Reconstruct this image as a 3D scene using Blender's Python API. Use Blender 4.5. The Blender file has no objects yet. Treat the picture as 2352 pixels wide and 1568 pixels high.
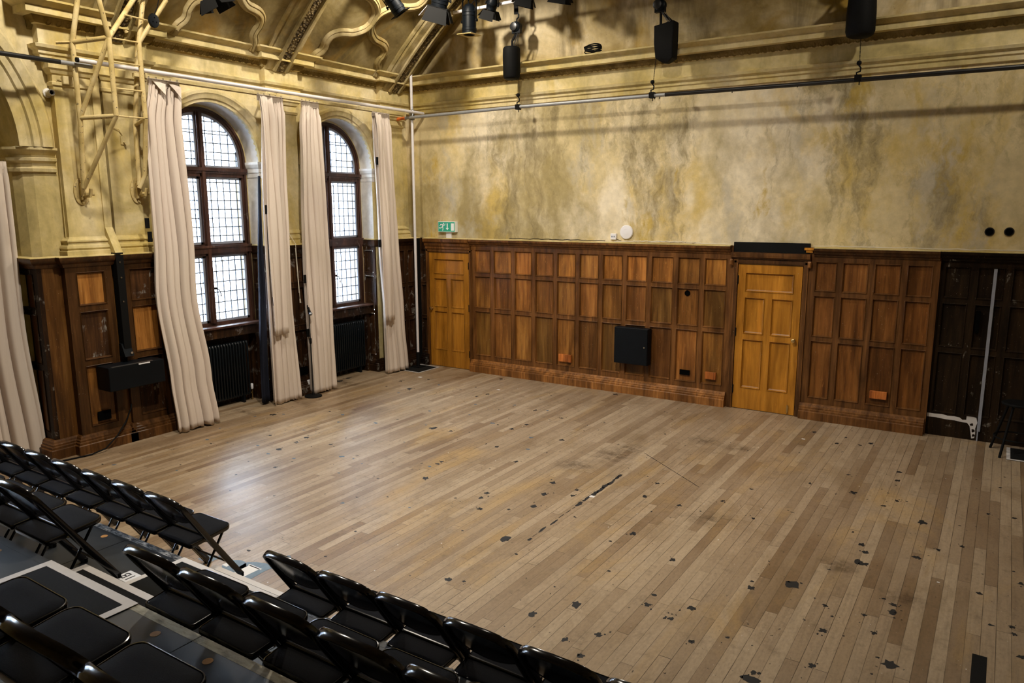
import bpy, math, random
from mathutils import Vector, Matrix
random.seed(7)
PI = math.pi
scene = bpy.context.scene
COL = scene.collection

# ------------------------------------------------------------------ camera
CAM = Vector((8.6, -10.215, 2.78))
FPX = 1723.28
YAW, PITCH, ROLL = -.579352240, .177911506, -.00346247
_cy, _sy, _cp, _sp = math.cos(YAW), math.sin(YAW), math.cos(PITCH), math.sin(PITCH)
FW = Vector((_sy * _cp, _cy * _cp, -_sp))
_r0 = Vector((_cy, -_sy, 0)); _u0 = _r0.cross(FW)
RT = _r0 * math.cos(ROLL) + _u0 * math.sin(ROLL)
UP = _u0 * math.cos(ROLL) - _r0 * math.sin(ROLL)
def at(u, v, axis, val):
    """room point that the photo shows at (u, v), on the plane axis = val"""
    r = FW + RT * ((u - 1176) / FPX) - UP * ((v - 784) / FPX)
    t = (val - CAM[axis]) / r[axis]
    return CAM + r * t
cam = bpy.data.cameras.new('camera'); camo = bpy.data.objects.new('camera', cam); COL.objects.link(camo)
cam.sensor_width = 36; cam.lens = FPX / 2352 * 36; cam.clip_start = .05; cam.clip_end = 300
camo.matrix_world = Matrix(((RT.x, UP.x, -FW.x, CAM.x), (RT.y, UP.y, -FW.y, CAM.y), (RT.z, UP.z, -FW.z, CAM.z), (0, 0, 0, 1)))
scene.camera = camo

# ------------------------------------------------------------------ nodes
class NT:
    def __init__(s, name):
        s.m = bpy.data.materials.new(name); s.m.use_nodes = True
        s.t = s.m.node_tree; s.n = s.t.nodes; s.l = s.t.links
        s.p = s.n['Principled BSDF']; s._tc = None
    def node(s, typ, **kw):
        n = s.n.new(typ)
        for k, v in kw.items(): setattr(n, k, v)
        return n
    def put(s, sock, val):
        if hasattr(val, 'is_output') or isinstance(val, bpy.types.NodeSocket): s.l.new(val, sock)
        elif isinstance(val, (tuple, list)) and len(val) == 3 and sock.type == 'RGBA': sock.default_value = (*val, 1)
        else: sock.default_value = val
    def obj(s):
        if not s._tc: s._tc = s.node('ShaderNodeTexCoord')
        return s._tc.outputs['Object']
    def pos(s):
        return s.node('ShaderNodeNewGeometry').outputs['Position']
    def map(s, vec, scale=(1, 1, 1), loc=(0, 0, 0), rot=(0, 0, 0)):
        n = s.node('ShaderNodeMapping'); s.l.new(vec, n.inputs['Vector'])
        n.inputs['Scale'].default_value = scale; n.inputs['Location'].default_value = loc; n.inputs['Rotation'].default_value = rot
        return n.outputs[0]
    def noise(s, vec, scale, detail=4, rough=.55, dist=0, out=0):
        n = s.node('ShaderNodeTexNoise'); s.l.new(vec, n.inputs['Vector'])
        n.inputs['Scale'].default_value = scale; n.inputs['Detail'].default_value = detail
        n.inputs['Roughness'].default_value = rough; n.inputs['Distortion'].default_value = dist
        return n.outputs[out]
    def vor(s, vec, scale, out='Distance', feature='F1', rnd=1):
        n = s.node('ShaderNodeTexVoronoi', feature=feature); s.l.new(vec, n.inputs['Vector'])
        n.inputs['Scale'].default_value = scale; n.inputs['Randomness'].default_value = rnd
        return n.outputs[out]
    def ramp(s, fac, stops, interp='LINEAR'):
        n = s.node('ShaderNodeValToRGB'); s.l.new(fac, n.inputs[0]); cr = n.color_ramp; cr.interpolation = interp
        while len(cr.elements) < len(stops): cr.elements.new(.5)
        for e, (p, c) in zip(cr.elements, stops):
            e.position = p; e.color = (c, c, c, 1) if isinstance(c, (int, float)) else (*c, 1)
        return n.outputs[0]
    def mix(s, fac, a, b, mode='MIX'):
        n = s.node('ShaderNodeMix', data_type='RGBA', blend_type=mode)
        s.put(n.inputs[0], fac); s.put(n.inputs[6], a); s.put(n.inputs[7], b)
        return n.outputs[2]
    def math(s, op, a, b=0, c=0):
        n = s.node('ShaderNodeMath', operation=op)
        s.put(n.inputs[0], a); s.put(n.inputs[1], b); s.put(n.inputs[2], c)
        return n.outputs[0]
    def sep(s, vec):
        n = s.node('ShaderNodeSeparateXYZ'); s.l.new(vec, n.inputs[0]); return n.outputs
    def comb(s, x, y, z):
        n = s.node('ShaderNodeCombineXYZ')
        for i, v in enumerate((x, y, z)): s.put(n.inputs[i], v)
        return n.outputs[0]
    def rand(s, vec):
        n = s.node('ShaderNodeTexWhiteNoise', noise_dimensions='3D'); s.l.new(vec, n.inputs['Vector']); return n.outputs[0]
    def tone(s):
        return s.node('ShaderNodeObjectInfo').outputs['Color']
    def bump(s, h, strength=.3, dist=.01):
        n = s.node('ShaderNodeBump'); n.inputs['Strength'].default_value = strength; n.inputs['Distance'].default_value = dist
        s.l.new(h, n.inputs['Height']); s.l.new(n.outputs[0], s.p.inputs['Normal'])
    def out(s, col=None, rough=None, metal=None, spec=None):
        if col is not None: s.put(s.p.inputs['Base Color'], col)
        if rough is not None: s.put(s.p.inputs['Roughness'], rough)
        if metal is not None: s.put(s.p.inputs['Metallic'], metal)
        if spec is not None: s.put(s.p.inputs['Specular IOR Level'], spec)
        return s.m
def plain(name, col, rough=.5, metal=0, spec=.5, var=.0, scale=30):
    t = NT(name)
    if var:
        n = t.noise(t.obj(), scale, 4)
        c = t.mix(n, tuple(x * (1 - var) for x in col), tuple(min(1, x * (1 + var)) for x in col))
        return t.out(c, rough, metal, spec)
    return t.out(col, rough, metal, spec)

M = {}
def plaster(name, cols, stain, yellow, amt=1.0, streak=.35, sc=.62, off=(0, 0, 0)):
    t = NT(name); v = t.map(t.pos(), loc=off)
    base = t.noise(v, sc, 7, .62, .9)
    c = t.ramp(base, [(.30, cols[0]), (.43, cols[1]), (.53, cols[2]), (.66, cols[3]), (.80, cols[4])])
    st = t.noise(t.map(v, (1.5, 1.5, .32), (3, 1, 5)), 1.5, 6, .65, .4)
    c = t.mix(t.math('MULTIPLY', t.ramp(st, [(.50, 0), (.68, 1)]), streak), c, stain)
    yl = t.noise(t.map(v, (1, 1, .7), (11, 4, 2)), .85, 6, .6, 1.2)
    c = t.mix(t.math('MULTIPLY', t.ramp(yl, [(.53, 0), (.66, 1)]), .85 * amt), c, yellow)
    gr = t.noise(t.map(v, (1, 1, .8), (1, 14, 8)), 1.1, 7, .66, .8)
    c = t.mix(t.math('MULTIPLY', t.ramp(gr, [(.54, 0), (.70, 1)]), .6 * amt), c, (.36, .31, .21))
    f = t.noise(v, 14, 5, .6)
    c = t.mix(1, c, t.ramp(f, [(.3, .86), (.7, 1.06)]), 'MULTIPLY')
    sp = t.noise(v, 42, 2, .5)
    c = t.mix(t.ramp(sp, [(.72, 0), (.78, .5)]), c, (.16, .11, .05))
    t.bump(t.noise(v, 9, 6, .6), .25, .012)
    return t.out(c, .88, 0, .2)
def patchy(name, off, base, white, yellow, olive, grey, dark):
    t = NT(name); v = t.map(t.pos(), loc=off); w = t.noise(v, 2.6, 4, .6, 0, 1)
    wv = t.node('ShaderNodeVectorMath', operation='MULTIPLY_ADD'); t.l.new(w, wv.inputs[0]); wv.inputs[1].default_value = (.28, .28, .28); t.l.new(v, wv.inputs[2]); u = wv.outputs[0]
    c = t.ramp(t.noise(v, 1.7, 6, .6, .3), [(.3, tuple(x * .86 for x in base)), (.5, base), (.68, tuple(min(.9, x * 1.08) for x in base))])
    def layer(c, sc, loc, lo, hi, amt, col, det=5, rough=.58, an=(1, 1, .72)):
        f = t.noise(t.map(u, an, loc), sc, det, rough, .25)
        return t.mix(t.math('MULTIPLY', t.ramp(f, [(lo, 0), (hi, 1)]), amt), c, col)
    c = layer(c, .75, (3, 7, 1), .46, .62, .85, white)
    c = layer(c, .80, (11, 4, 2), .50, .64, .75, yellow, 6, .62, (1.2, 1.2, .6))
    c = layer(c, .50, (5, 1, 9), .47, .62, .85, olive, 7, .66, (1.1, 1.1, .55))
    c = layer(c, 1.0, (1, 14, 8), .55, .64, .60, grey, 6, .62, (1.3, 1.3, .5))
    c = layer(c, 1.1, (8, 3, 6), .53, .67, .82, dark, 8, .72, (1.4, 1.4, .4))
    c = layer(c, 1.3, (2, 2, 15), .58, .66, .8, tuple(x * .85 for x in yellow), 6, .64, (1.3, 1.3, .38))
    f = t.noise(v, 11, 6, .65); c = t.mix(1, c, t.ramp(f, [(.3, .84), (.7, 1.07)]), 'MULTIPLY')
    sp = t.noise(v, 46, 2, .5); c = t.mix(t.ramp(sp, [(.73, 0), (.78, .5)]), c, (.16, .12, .05))
    t.bump(t.noise(v, 9, 6, .6), .22, .012)
    return t.out(c, .88, 0, .2)
M['plaster_back'] = patchy('mottled ochre wall plaster', (0, 0, 0), (.66, .54, .30), (.82, .73, .56), (.56, .385, .065), (.30, .235, .095), (.46, .43, .36), (.19, .15, .07))
M['plaster_lunette'] = plaster('darker brown plaster of the gable', [(.13, .10, .045), (.34, .25, .095), (.48, .375, .19), (.62, .52, .34), (.40, .28, .07)], (.11, .085, .04), (.38, .24, .035), 1, .75, .75, (3, 0, 2))  # browner and darker than the wall plaster below
M['plaster_window'] = plaster('cream yellow wall plaster', [(.34, .275, .115), (.57, .46, .20), (.66, .545, .28), (.72, .62, .39), (.61, .47, .165)], (.30, .245, .10), (.52, .37, .065), .6, .6, .8, (5, 2, 0))
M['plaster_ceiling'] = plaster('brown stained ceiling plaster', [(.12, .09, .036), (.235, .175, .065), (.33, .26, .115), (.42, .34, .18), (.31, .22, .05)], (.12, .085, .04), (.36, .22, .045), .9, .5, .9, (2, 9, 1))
M['plaster_mould'] = plaster('moulded plaster', [(.16, .125, .05), (.31, .24, .095), (.43, .345, .17), (.52, .43, .25), (.38, .285, .085)], (.13, .10, .05), (.36, .23, .06), .7, .7, 1.6, (7, 1, 3))
M['plaster_carved'] = None
M['plaster_white'] = plaster('whitewashed reveal plaster', [(.62, .60, .55), (.74, .73, .70), (.78, .77, .75), (.80, .79, .78), (.70, .68, .62)], (.50, .50, .44), (.62, .58, .48), .35, .25, 1.2, (1, 6, 2))
t = NT('carved stained plaster'); v = t.pos()
k = t.vor(t.map(v, (1, 1, 1)), 26); n = t.noise(v, 6, 5)
c = t.mix(t.ramp(k, [(.1, 0), (.5, 1)]), (.30, .22, .10), (.045, .03, .014)); c = t.mix(t.ramp(n, [(.45, 0), (.7, .6)]), c, (.33, .24, .10))
t.bump(t.math('SUBTRACT', 1.0, k), .9, .03); M['plaster_carved'] = t.out(c, .85, 0, .2)
t = NT('egg and dart shaded plaster'); v = t.pos(); n = t.noise(v, 5, 5)
M['plaster_egg'] = t.out(t.ramp(n, [(.3, (.11, .075, .022)), (.5, (.20, .135, .04)), (.7, (.29, .21, .085))]), .85, 0, .2)  # dark colour carries the shade under the corona

def wood(name, lo, mid, hi, rough=.38, usetone=True, gscale=1.0, worn=None, axis=2, spec=.3):
    t = NT(name); o = t.pos()
    sc = [26, 26, 26]; sc[axis] = 1.6
    g = t.noise(t.map(o, tuple(x * gscale for x in sc)), 1, 7, .62, .5)
    sc2 = [5, 5, 5]; sc2[axis] = .8
    b = t.noise(t.map(o, tuple(sc2), (4, 7, 1)), 1, 5, .6, .7)
    c = t.ramp(g, [(.28, lo), (.5, mid), (.74, hi)])
    c = t.mix(t.ramp(b, [(.36, .75), (.62, 0)]), c, tuple(x * .52 for x in lo))
    fl = t.noise(t.map(o, (60, 60, 14)), 1, 3, .6)
    c = t.mix(t.ramp(fl, [(.66, 0), (.74, .35)]), c, tuple(min(1, x * 1.5) for x in hi))
    if usetone: c = t.mix(1, c, t.tone(), 'MULTIPLY')
    if worn:
        w = t.noise(o, 5.5, 7, .68, .5); w2 = t.noise(t.map(o, (60, 60, 10)), 1, 4, .6)
        c = t.mix(t.math('MULTIPLY', t.ramp(w, [(worn[1], 0), (worn[1] + .08, 1)]), t.ramp(w2, [(.42, .0), (.6, 1)])), c, worn[0])
    ch = t.noise(o, 70, 2, .5)
    c = t.mix(t.ramp(ch, [(.735, 0), (.76, .6)]), c, (.42, .36, .28))
    r = t.math('MULTIPLY_ADD', b, .35, rough - .16)
    t.bump(g, .12, .004)
    return t.out(c, r, 0, spec)
M['oak'] = wood('aged oak panelling', (.10, .035, .007), (.26, .105, .021), (.38, .18, .046))
M['oak_frame'] = wood('dark oak stiles', (.065, .024, .006), (.170, .068, .016), (.27, .118, .033))
M['oak_dark'] = wood('near black painted panelling', (.009, .005, .002), (.021, .011, .004), (.040, .021, .008), .62, True, 1, ((.30, .27, .22), .62), spec=.12)
M['oak_worn'] = wood('worn dark oak with grey scratches', (.014, .006, .003), (.040, .017, .006), (.085, .036, .011), .5, True, 1, ((.26, .245, .22), .56), spec=.15)
M['oak_gold'] = wood('golden varnished door oak', (.30, .115, .010), (.43, .178, .017), (.54, .245, .030), .36)
M['window_wood'] = wood('brown window timber', (.030, .013, .008), (.07, .030, .018), (.12, .055, .035), .4, False, 1, ((.30, .26, .22), .64))

# floor boards run along y
t = NT('worn oak floor boards'); v = t.pos(); x, y, z = t.sep(v)
px = t.math('DIVIDE', x, .0845); ix = t.math('FLOOR', px); fx = t.math('FRACT', px)
r1 = t.rand(t.comb(ix, 3.3, 1.7))
py = t.math('DIVIDE', t.math('ADD', y, t.math('MULTIPLY', r1, 9.0)), t.math('MULTIPLY_ADD', t.rand(t.comb(ix, 8.1, 2.2)), 1.3, 1.3))
iy = t.math('FLOOR', py); fy = t.math('FRACT', py)
rb = t.rand(t.comb(ix, iy, 5.0)); rc = t.rand(t.comb(ix, iy, 9.0))
gv = t.comb(t.math('MULTIPLY', x, 34), t.math('ADD', t.math('MULTIPLY', y, 2.4), t.math('MULTIPLY', rb, 40)), 0)
g = t.noise(gv, 1, 6, .6, .4)
col = t.ramp(rb, [(0, (.17, .105, .055)), (.3, (.265, .188, .116)), (.62, (.32, .236, .152)), (.86, (.375, .285, .188)), (1, (.22, .14, .072))])
col = t.mix(1, col, t.ramp(g, [(.28, .76), (.5, 1), (.74, 1.12)]), 'MULTIPLY')
w1 = t.noise(v, .55, 5, .6, .5); col = t.mix(t.ramp(w1, [(.42, 0), (.62, .4)]), col, (.36, .27, .18))
w2 = t.noise(t.map(v, (1.6, .9, 1), (4, 2, 0)), 1, 6, .66, .8); col = t.mix(t.ramp(w2, [(.50, 0), (.72, .65)]), col, (.17, .108, .052))
w3 = t.noise(t.map(v, (1.6, .5, 1), (14, 2, 0)), 1, 6, .66, .8); col = t.mix(t.ramp(w3, [(.54, 0), (.70, .45)]), col, (.42, .26, .085))
sm = t.noise(v, 7, 6, .7); fg = t.noise(t.map(v, (1, .45, 1)), 55, 4, .7); col = t.mix(1, col, t.ramp(fg, [(.25, .78), (.5, 1), (.78, 1.16)]), 'MULTIPLY'); col = t.mix(t.ramp(sm, [(.56, 0), (.72, .5)]), col, (.10, .07, .04))
sp = t.noise(t.map(v, (1, .7, 1)), 30, 2, .5); col = t.mix(t.ramp(sp, [(.715, 0), (.745, .85)]), col, (.025, .018, .014))
sq = t.noise(v, 58, 1, .5); col = t.mix(t.ramp(sq, [(.76, 0), (.79, .6)]), col, (.58, .54, .48))
ex = t.math('LESS_THAN', t.math('MINIMUM', fx, t.math('SUBTRACT', 1.0, fx)), t.math('MULTIPLY_ADD', rc, .022, .010))
ey = t.math('LESS_THAN', t.math('MINIMUM', fy, t.math('SUBTRACT', 1.0, fy)), .0012)
gap = t.math('MAXIMUM', ex, ey)
gs = t.math('MULTIPLY', gap, t.ramp(t.noise(v, 2.2, 4), [(.3, .35), (.62, .95)]))
col = t.mix(gs, col, (.05, .03, .016))
t.bump(t.math('SUBTRACT', t.math('MULTIPLY', g, .4), gap), .25, .003)
M['floor'] = t.out(col, t.math('MULTIPLY_ADD', t.noise(v, 1.3, 5), .22, t.math('MULTIPLY_ADD', sm, .15, .22)), 0, .45)

M['black_metal'] = plain('gloss black chair enamel', (.006, .006, .007), .16, 0, .6)
t = NT('black seat cloth'); n = t.noise(t.obj(), 260, 2)
t.bump(n, .5, .002); M['seat_cloth'] = t.out(t.mix(n, (.002, .002, .003), (.010, .010, .012)), .9, 0, .12)
t = NT('scuffed black deck paint'); v = t.pos(); n = t.noise(v, 3, 6, .65); n2 = t.noise(v, 40, 3)
c = t.mix(t.ramp(n, [(.35, 0), (.7, 1)]), (.006, .008, .010), (.024, .028, .033)); c = t.mix(t.ramp(n2, [(.7, 0), (.78, .5)]), c, (.16, .16, .16))
M['deck'] = t.out(c, t.math('MULTIPLY_ADD', n, .3, .28), 0, .5)
t = NT('scuffed pale deck edge'); n = t.noise(t.map(t.pos(), (1.5, 5, 1)), 14, 6, .7)
M['deck_edge_worn'] = t.out(t.ramp(n, [(.42, (.02, .022, .025)), (.52, (.20, .20, .20)), (.66, (.52, .51, .49))]), .6)
t = NT('bare cream deck edge'); n = t.noise(t.map(t.pos(), (1, 3, 1)), 9, 6, .7)
M['deck_edge_cream'] = t.out(t.ramp(n, [(.3, (.11, .10, .07)), (.46, (.34, .31, .22)), (.66, (.46, .43, .33))]), .65)
t = NT('black grip mat'); n = t.noise(t.pos(), 330, 2)
t.bump(n, .5, .002); M['grip'] = t.out(t.mix(n, (.002, .002, .002), (.013, .013, .012)), .9, 0, .15)
M['tape'] = plain('white cloth tape', (.60, .57, .55), .6, 0, .3, .1, 14)
M['tape_blue'] = plain('grey blue floor tape', (.13, .19, .25), .5, 0, .4, .35, 20)
M['paper'] = plain('white paper', (.78, .79, .82), .6)
M['ink'] = plain('black ink', (.012, .013, .02), .6)
M['brass_disc'] = plain('rusty orange plug', (.42, .20, .055), .55, 0, .4, .3, 60)
t = NT('cream curtain cloth'); n = t.noise(t.map(t.pos(), (60, 60, 4)), 1, 4); n2 = t.noise(t.pos(), 420, 1); n3 = t.noise(t.pos(), 1.6, 4)
c = t.mix(n, (.60, .51, .445), (.69, .60, .53)); c = t.mix(t.ramp(n3, [(.35, 0), (.7, .4)]), c, (.62, .55, .45)); t.bump(n2, .15, .002)
t.p.inputs['Sheen Weight'].default_value = .15
M['curtain'] = t.out(c, .9, 0, .15)
M['lining'] = plain('navy black curtain lining', (.010, .012, .022), .85, 0, .2, .3, 4)
M['steel'] = plain('galvanised tube', (.34, .35, .36), .5, .5, .5, .15, 25)
M['white_tube'] = plain('pale painted tube', (.72, .70, .72), .38, .15, .5, .08, 18)
M['black_tube'] = plain('black painted tube', (.012, .012, .013), .35, 0, .5)
M['matt_black'] = plain('matt black', (.004, .004, .004), .7, 0, .12)
M['satin_black'] = plain('satin black', (.003, .0045, .0065), .45, 0, .15, .3, 8)
M['chrome'] = plain('bright metal', (.75, .75, .76), .2, 1)
M['cast'] = plain('grey cast metal', (.22, .23, .25), .35, .9)
M['cream_paint'] = None
t = NT('chipped cream mast paint'); v = t.pos(); n = t.noise(v, 5, 5); n2 = t.noise(v, 38, 3, .6)
c = t.ramp(n, [(.3, (.42, .31, .11)), (.5, (.58, .45, .20)), (.7, (.66, .54, .29))]); c = t.mix(t.ramp(n2, [(.63, 0), (.68, .85)]), c, (.10, .07, .04))
M['cream_paint'] = t.out(c, .5, 0, .4)
M['orange'] = plain('orange plastic', (.70, .16, .03), .45)
M['white_plastic'] = plain('white plastic', (.78, .77, .80), .4)
M['green_sign'] = plain('exit sign green', (.012, .33, .20), .35)
M['white_sign'] = plain('sign white', (.80, .84, .82), .4)
M['radiator'] = plain('blue black radiator enamel', (.004, .006, .008), .30, 0, .3)
M['brass'] = plain('worn brass', (.62, .45, .20), .3, 1)
M['hole'] = plain('dark opening', (.003, .003, .003), .9, 0, 0)
M['cable_white'] = plain('cream cable', (.62, .57, .47), .5)
M['lead'] = plain('lead glazing bar', (.06, .07, .085), .5, .3)
M['sash_metal'] = plain('grey casement metal', (.30, .32, .37), .45, .2, .5, .2, 12)
M['stain_black'] = plain('black paint spots', (.010, .010, .011), .6, 0, .4)
M['stain_blue'] = plain('blue grey paint spots', (.09, .13, .17), .55, 0, .4)
M['stain_white'] = plain('white flecks', (.70, .68, .66), .6)
t = NT('brown soaked stain'); o = t.obj(); d = t.math('SUBTRACT', 1.0, t.node('ShaderNodeVectorMath', operation='LENGTH').outputs['Value'])
vl = [n for n in t.n if n.type == 'VECT_MATH'][0]; t.l.new(o, vl.inputs[0])
a = t.math('MULTIPLY', t.ramp(t.noise(t.pos(), 9, 6, .7), [(.38, 0), (.6, 1)]), t.ramp(d, [(0, 0), (.8, .42)]))
t.put(t.p.inputs['Alpha'], a); M['stain_brown'] = t.out((.075, .042, .018), .6)
# window glass: mostly lets light through, a little gloss
t = NT('window glass'); tr = t.node('ShaderNodeBsdfTransparent'); tr.inputs[0].default_value = (.93, .96, 1, 1)
gl = t.node('ShaderNodeBsdfGlossy'); gl.inputs['Roughness'].default_value = .02
fr = t.node('ShaderNodeFresnel'); fr.inputs[0].default_value = 1.3; mx = t.node('ShaderNodeMixShader')
t.l.new(fr.outputs[0], mx.inputs[0]); t.l.new(tr.outputs[0], mx.inputs[1]); t.l.new(gl.outputs[0], mx.inputs[2])
t.l.new(mx.outputs[0], t.n['Material Output'].inputs['Surface']); M['glass'] = t.m
t = NT('pale street brick'); n = t.noise(t.pos(), 3, 5); M['brick'] = t.out(t.mix(n, (.66, .66, .68), (.78, .79, .82)), .9)
M['street'] = plain('grey street', (.38, .38, .40), .9, 0, .2, .2, 1)
M['facade_glass'] = plain('street window', (.20, .26, .34), .2)
# ------------------------------------------------------------------ mesh helpers
class MB:
    def __init__(s): s.v = []; s.f = []; s.mi = []; s.cur = 0
    def add(s, vs, fs):
        b = len(s.v); s.v += [tuple(p) for p in vs]; s.f += [tuple(b + i for i in f) for f in fs]; s.mi += [s.cur] * len(fs)
        return s
    def box(s, x0, x1, y0, y1, z0, z1):
        x0, x1 = min(x0, x1), max(x0, x1); y0, y1 = min(y0, y1), max(y0, y1); z0, z1 = min(z0, z1), max(z0, z1)
        return s.add([(x, y, z) for z in (z0, z1) for y in (y0, y1) for x in (x0, x1)],
                     [(0, 2, 3, 1), (4, 5, 7, 6), (0, 1, 5, 4), (2, 6, 7, 3), (0, 4, 6, 2), (1, 3, 7, 5)])
    def hexa(s, P):  # 8 points: bottom ring 0-3, top ring 4-7
        return s.add(P, [(3, 2, 1, 0), (4, 5, 6, 7), (0, 1, 5, 4), (1, 2, 6, 5), (2, 3, 7, 6), (3, 0, 4, 7)])
    def poly(s, P): return s.add(P, [tuple(range(len(P)))])
    def prism(s, P, d):  # polygon P extruded by vector d
        d = Vector(d); n = len(P); Q = [Vector(p) + d for p in P]
        return s.add([Vector(p) for p in P] + Q, [tuple(range(n))[::-1], tuple(range(n, 2 * n))] + [(i, (i + 1) % n, n + (i + 1) % n, n + i) for i in range(n)])
    def rings(s, R, closed=True, caps=True):
        n = len(R[0]); fs = []
        for k in range(len(R) - 1):
            for i in range(n if closed else n - 1):
                j = (i + 1) % n; fs.append((k * n + i, k * n + j, (k + 1) * n + j, (k + 1) * n + i))
        if caps and closed: fs += [tuple(range(n))[::-1], tuple(range((len(R) - 1) * n, len(R) * n))]
        return s.add([p for r in R for p in r], fs)
    def tube(s, path, r, n=8, caps=True, up=None):
        P = [Vector(p) for p in path]; R = []; prev = None
        for i, p in enumerate(P):
            t = (P[min(i + 1, len(P) - 1)] - P[max(i - 1, 0)]).normalized()
            a = prev if prev else (Vector(up) if up else (Vector((0, 0, 1)) if abs(t.z) < .9 else Vector((1, 0, 0))))
            a = (a - t * a.dot(t)).normalized(); b = t.cross(a); prev = a
            rr = r[i] if isinstance(r, (list, tuple)) else r
            R.append([p + a * rr * math.cos(2 * PI * k / n) + b * rr * math.sin(2 * PI * k / n) for k in range(n)])
        return s.rings(R, True, caps)
    def flat(s, path, nrm, w, th):
        """bar of section w (along nrm) x th along a path lying in the plane with normal nrm, rounded corners"""
        P = [Vector(p) for p in path]; N = Vector(nrm).normalized(); R = []
        q = [(-.5, -.28), (-.28, -.5), (.28, -.5), (.5, -.28), (.5, .28), (.28, .5), (-.28, .5), (-.5, .28)]
        for i, p in enumerate(P):
            t = (P[min(i + 1, len(P) - 1)] - P[max(i - 1, 0)]).normalized(); b = t.cross(N).normalized()
            R.append([p + N * (a * w) + b * (c * th) for a, c in q])
        return s.rings(R)
    def lathe(s, prof, c=(0, 0, 0), n=24, ax=2, caps=True):
        R = []
        for r, h in prof:
            ring = []
            for k in range(n):
                a, b = r * math.cos(2 * PI * k / n), r * math.sin(2 * PI * k / n)
                p = [(h, a, b), (b, h, a), (a, b, h)][ax]
                ring.append((p[0] + c[0], p[1] + c[1], p[2] + c[2]))
            R.append(ring)
        return s.rings(R, True, caps)
    def sweep(s, prof, path, closed=False):
        """mould a profile of (out, z) along a plan path; out is to the right of travel"""
        P = [Vector(p) for p in path]; n = len(P); R = []
        for i in range(n):
            a = P[i] - P[i - 1] if i or closed else P[1] - P[0]
            b = P[(i + 1) % n] - P[i] if i < n - 1 or closed else a
            na, nb = Vector((a.y, -a.x)).normalized(), Vector((b.y, -b.x)).normalized()
            m = na + nb; m = m / max(.25, m.dot(na)) if m.length > 1e-6 else na
            R.append([(P[i].x + m.x * d, P[i].y + m.y * d, z) for d, z in prof])
        if closed: R.append(R[0])
        return s.rings(R, True, not closed)
    def build(s, name, mat, parent=None, smooth=False, bevel=0, seg=2, auto=None):
        me = bpy.data.meshes.new(name); me.from_pydata(s.v, [], s.f)
        for m in (mat if isinstance(mat, (list, tuple)) else [mat]): me.materials.append(M[m])
        if any(s.mi): me.polygons.foreach_set('material_index', s.mi)
        import bmesh
        b = bmesh.new(); b.from_mesh(me); bmesh.ops.remove_doubles(b, verts=b.verts, dist=1e-5); bmesh.ops.recalc_face_normals(b, faces=b.faces)
        if smooth:
            for f in b.faces: f.smooth = True
            lim = math.radians(auto or 40)
            for e in b.edges:
                if len(e.link_faces) == 2 and e.calc_face_angle(0) > lim: e.smooth = False
        b.to_mesh(me); b.free()
        o = bpy.data.objects.new(name, me); COL.objects.link(o)
        if parent: o.parent = parent
        if bevel:
            md = o.modifiers.new('bevel', 'BEVEL'); md.width = bevel; md.segments = seg; md.limit_method = 'ANGLE'; md.angle_limit = .6
        return o
def tag(o, label, cat, group=None):
    o['label'] = label; o['category'] = cat
    if group: o['group'] = group
    return o
def thing(name, label, cat, loc=(0, 0, 0), rz=0, group=None):
    o = bpy.data.objects.new(name, None); COL.objects.link(o); o.location = loc; o.rotation_euler = (0, 0, rz); o.empty_display_size = .1
    return tag(o, label, cat, group)
def struct(o, label=None):
    o['kind'] = 'structure'
    if label: o['label'] = label
    return o
def frame_empty(name, label=None):
    o = bpy.data.objects.new(name, None); COL.objects.link(o); return struct(o, label)
def dup(root, loc, rz, label, group=None):
    r = root.copy(); COL.objects.link(r); r.location = loc; r.rotation_euler = (0, 0, rz); r['label'] = label
    if group: r['group'] = group
    for ch in root.children:
        c = ch.copy(); COL.objects.link(c); c.parent = r
        for g in ch.children:
            d = g.copy(); COL.objects.link(d); d.parent = c
    return r
def arc(cy, cz, r, a0, a1, n): return [(cy + r * math.cos(a0 + (a1 - a0) * i / n), cz + r * math.sin(a0 + (a1 - a0) * i / n)) for i in range(n + 1)]

# ------------------------------------------------------------------ the room
XW = -.27            # plaster face of the window wall
YB = .02             # plaster face of the back wall
VC, VR, VA = (6.83, -1.67), 9.5, math.atan2(6.6, 6.83)
def vault(y, s, off=0):
    a = VA + s / VR; r = VR - off
    return (VC[0] - r * math.cos(a), y, VC[1] + r * math.sin(a))
SMAX = (PI - 2 * VA) * VR

struct(MB().box(-1.2, 14, -14, .4, -.12, 0).build('floor', 'floor'), 'worn oak board floor with black paint spots')
# back wall with the arched head under the vault
b = MB(); pts = [(13.75, YB, 2.18), (-.3, YB, 2.18), (-.3, YB, 4.93)] + [vault(YB, SMAX * i / 40, -.12) for i in range(41)] + [(13.75, YB, 4.93)]
b.prism(pts, (0, .3, 0)); b.box(-.3, 13.75, .12, .32, 0, 2.18); wb = struct(b.build('wall_back', 'plaster_back'), 'mottled ochre plaster back wall above oak panelling')
b = MB(); b.poly([(x_, YB - .004, z_) for x_, y_, z_ in [(-.28, 0, 4.86)] + [vault(0, SMAX * i / 40, -.1) for i in range(41)] + [(13.74, 0, 4.86)]]); b.build('gable_plaster', 'plaster_lunette', wb)
for px in (2273, 2318):
    p = at(px, 532, 1, YB); h = MB(); h.lathe([(.038, -.012), (.034, -.016), (.030, .0)], (p.x, YB, p.z), 20, 1); h.build('cable_hole', 'hole', wb, True)
    h = MB(); h.lathe([(.030, -.002), (.05, -.006), (.046, -.011), (.036, -.011)], (p.x, YB, p.z), 20, 1, False); h.build('hole_rim', 'black_tube', wb, True)
struct(MB().box(13.7, 14, -14, .4, 0, 8).build('wall_right', 'plaster_back'))
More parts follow.
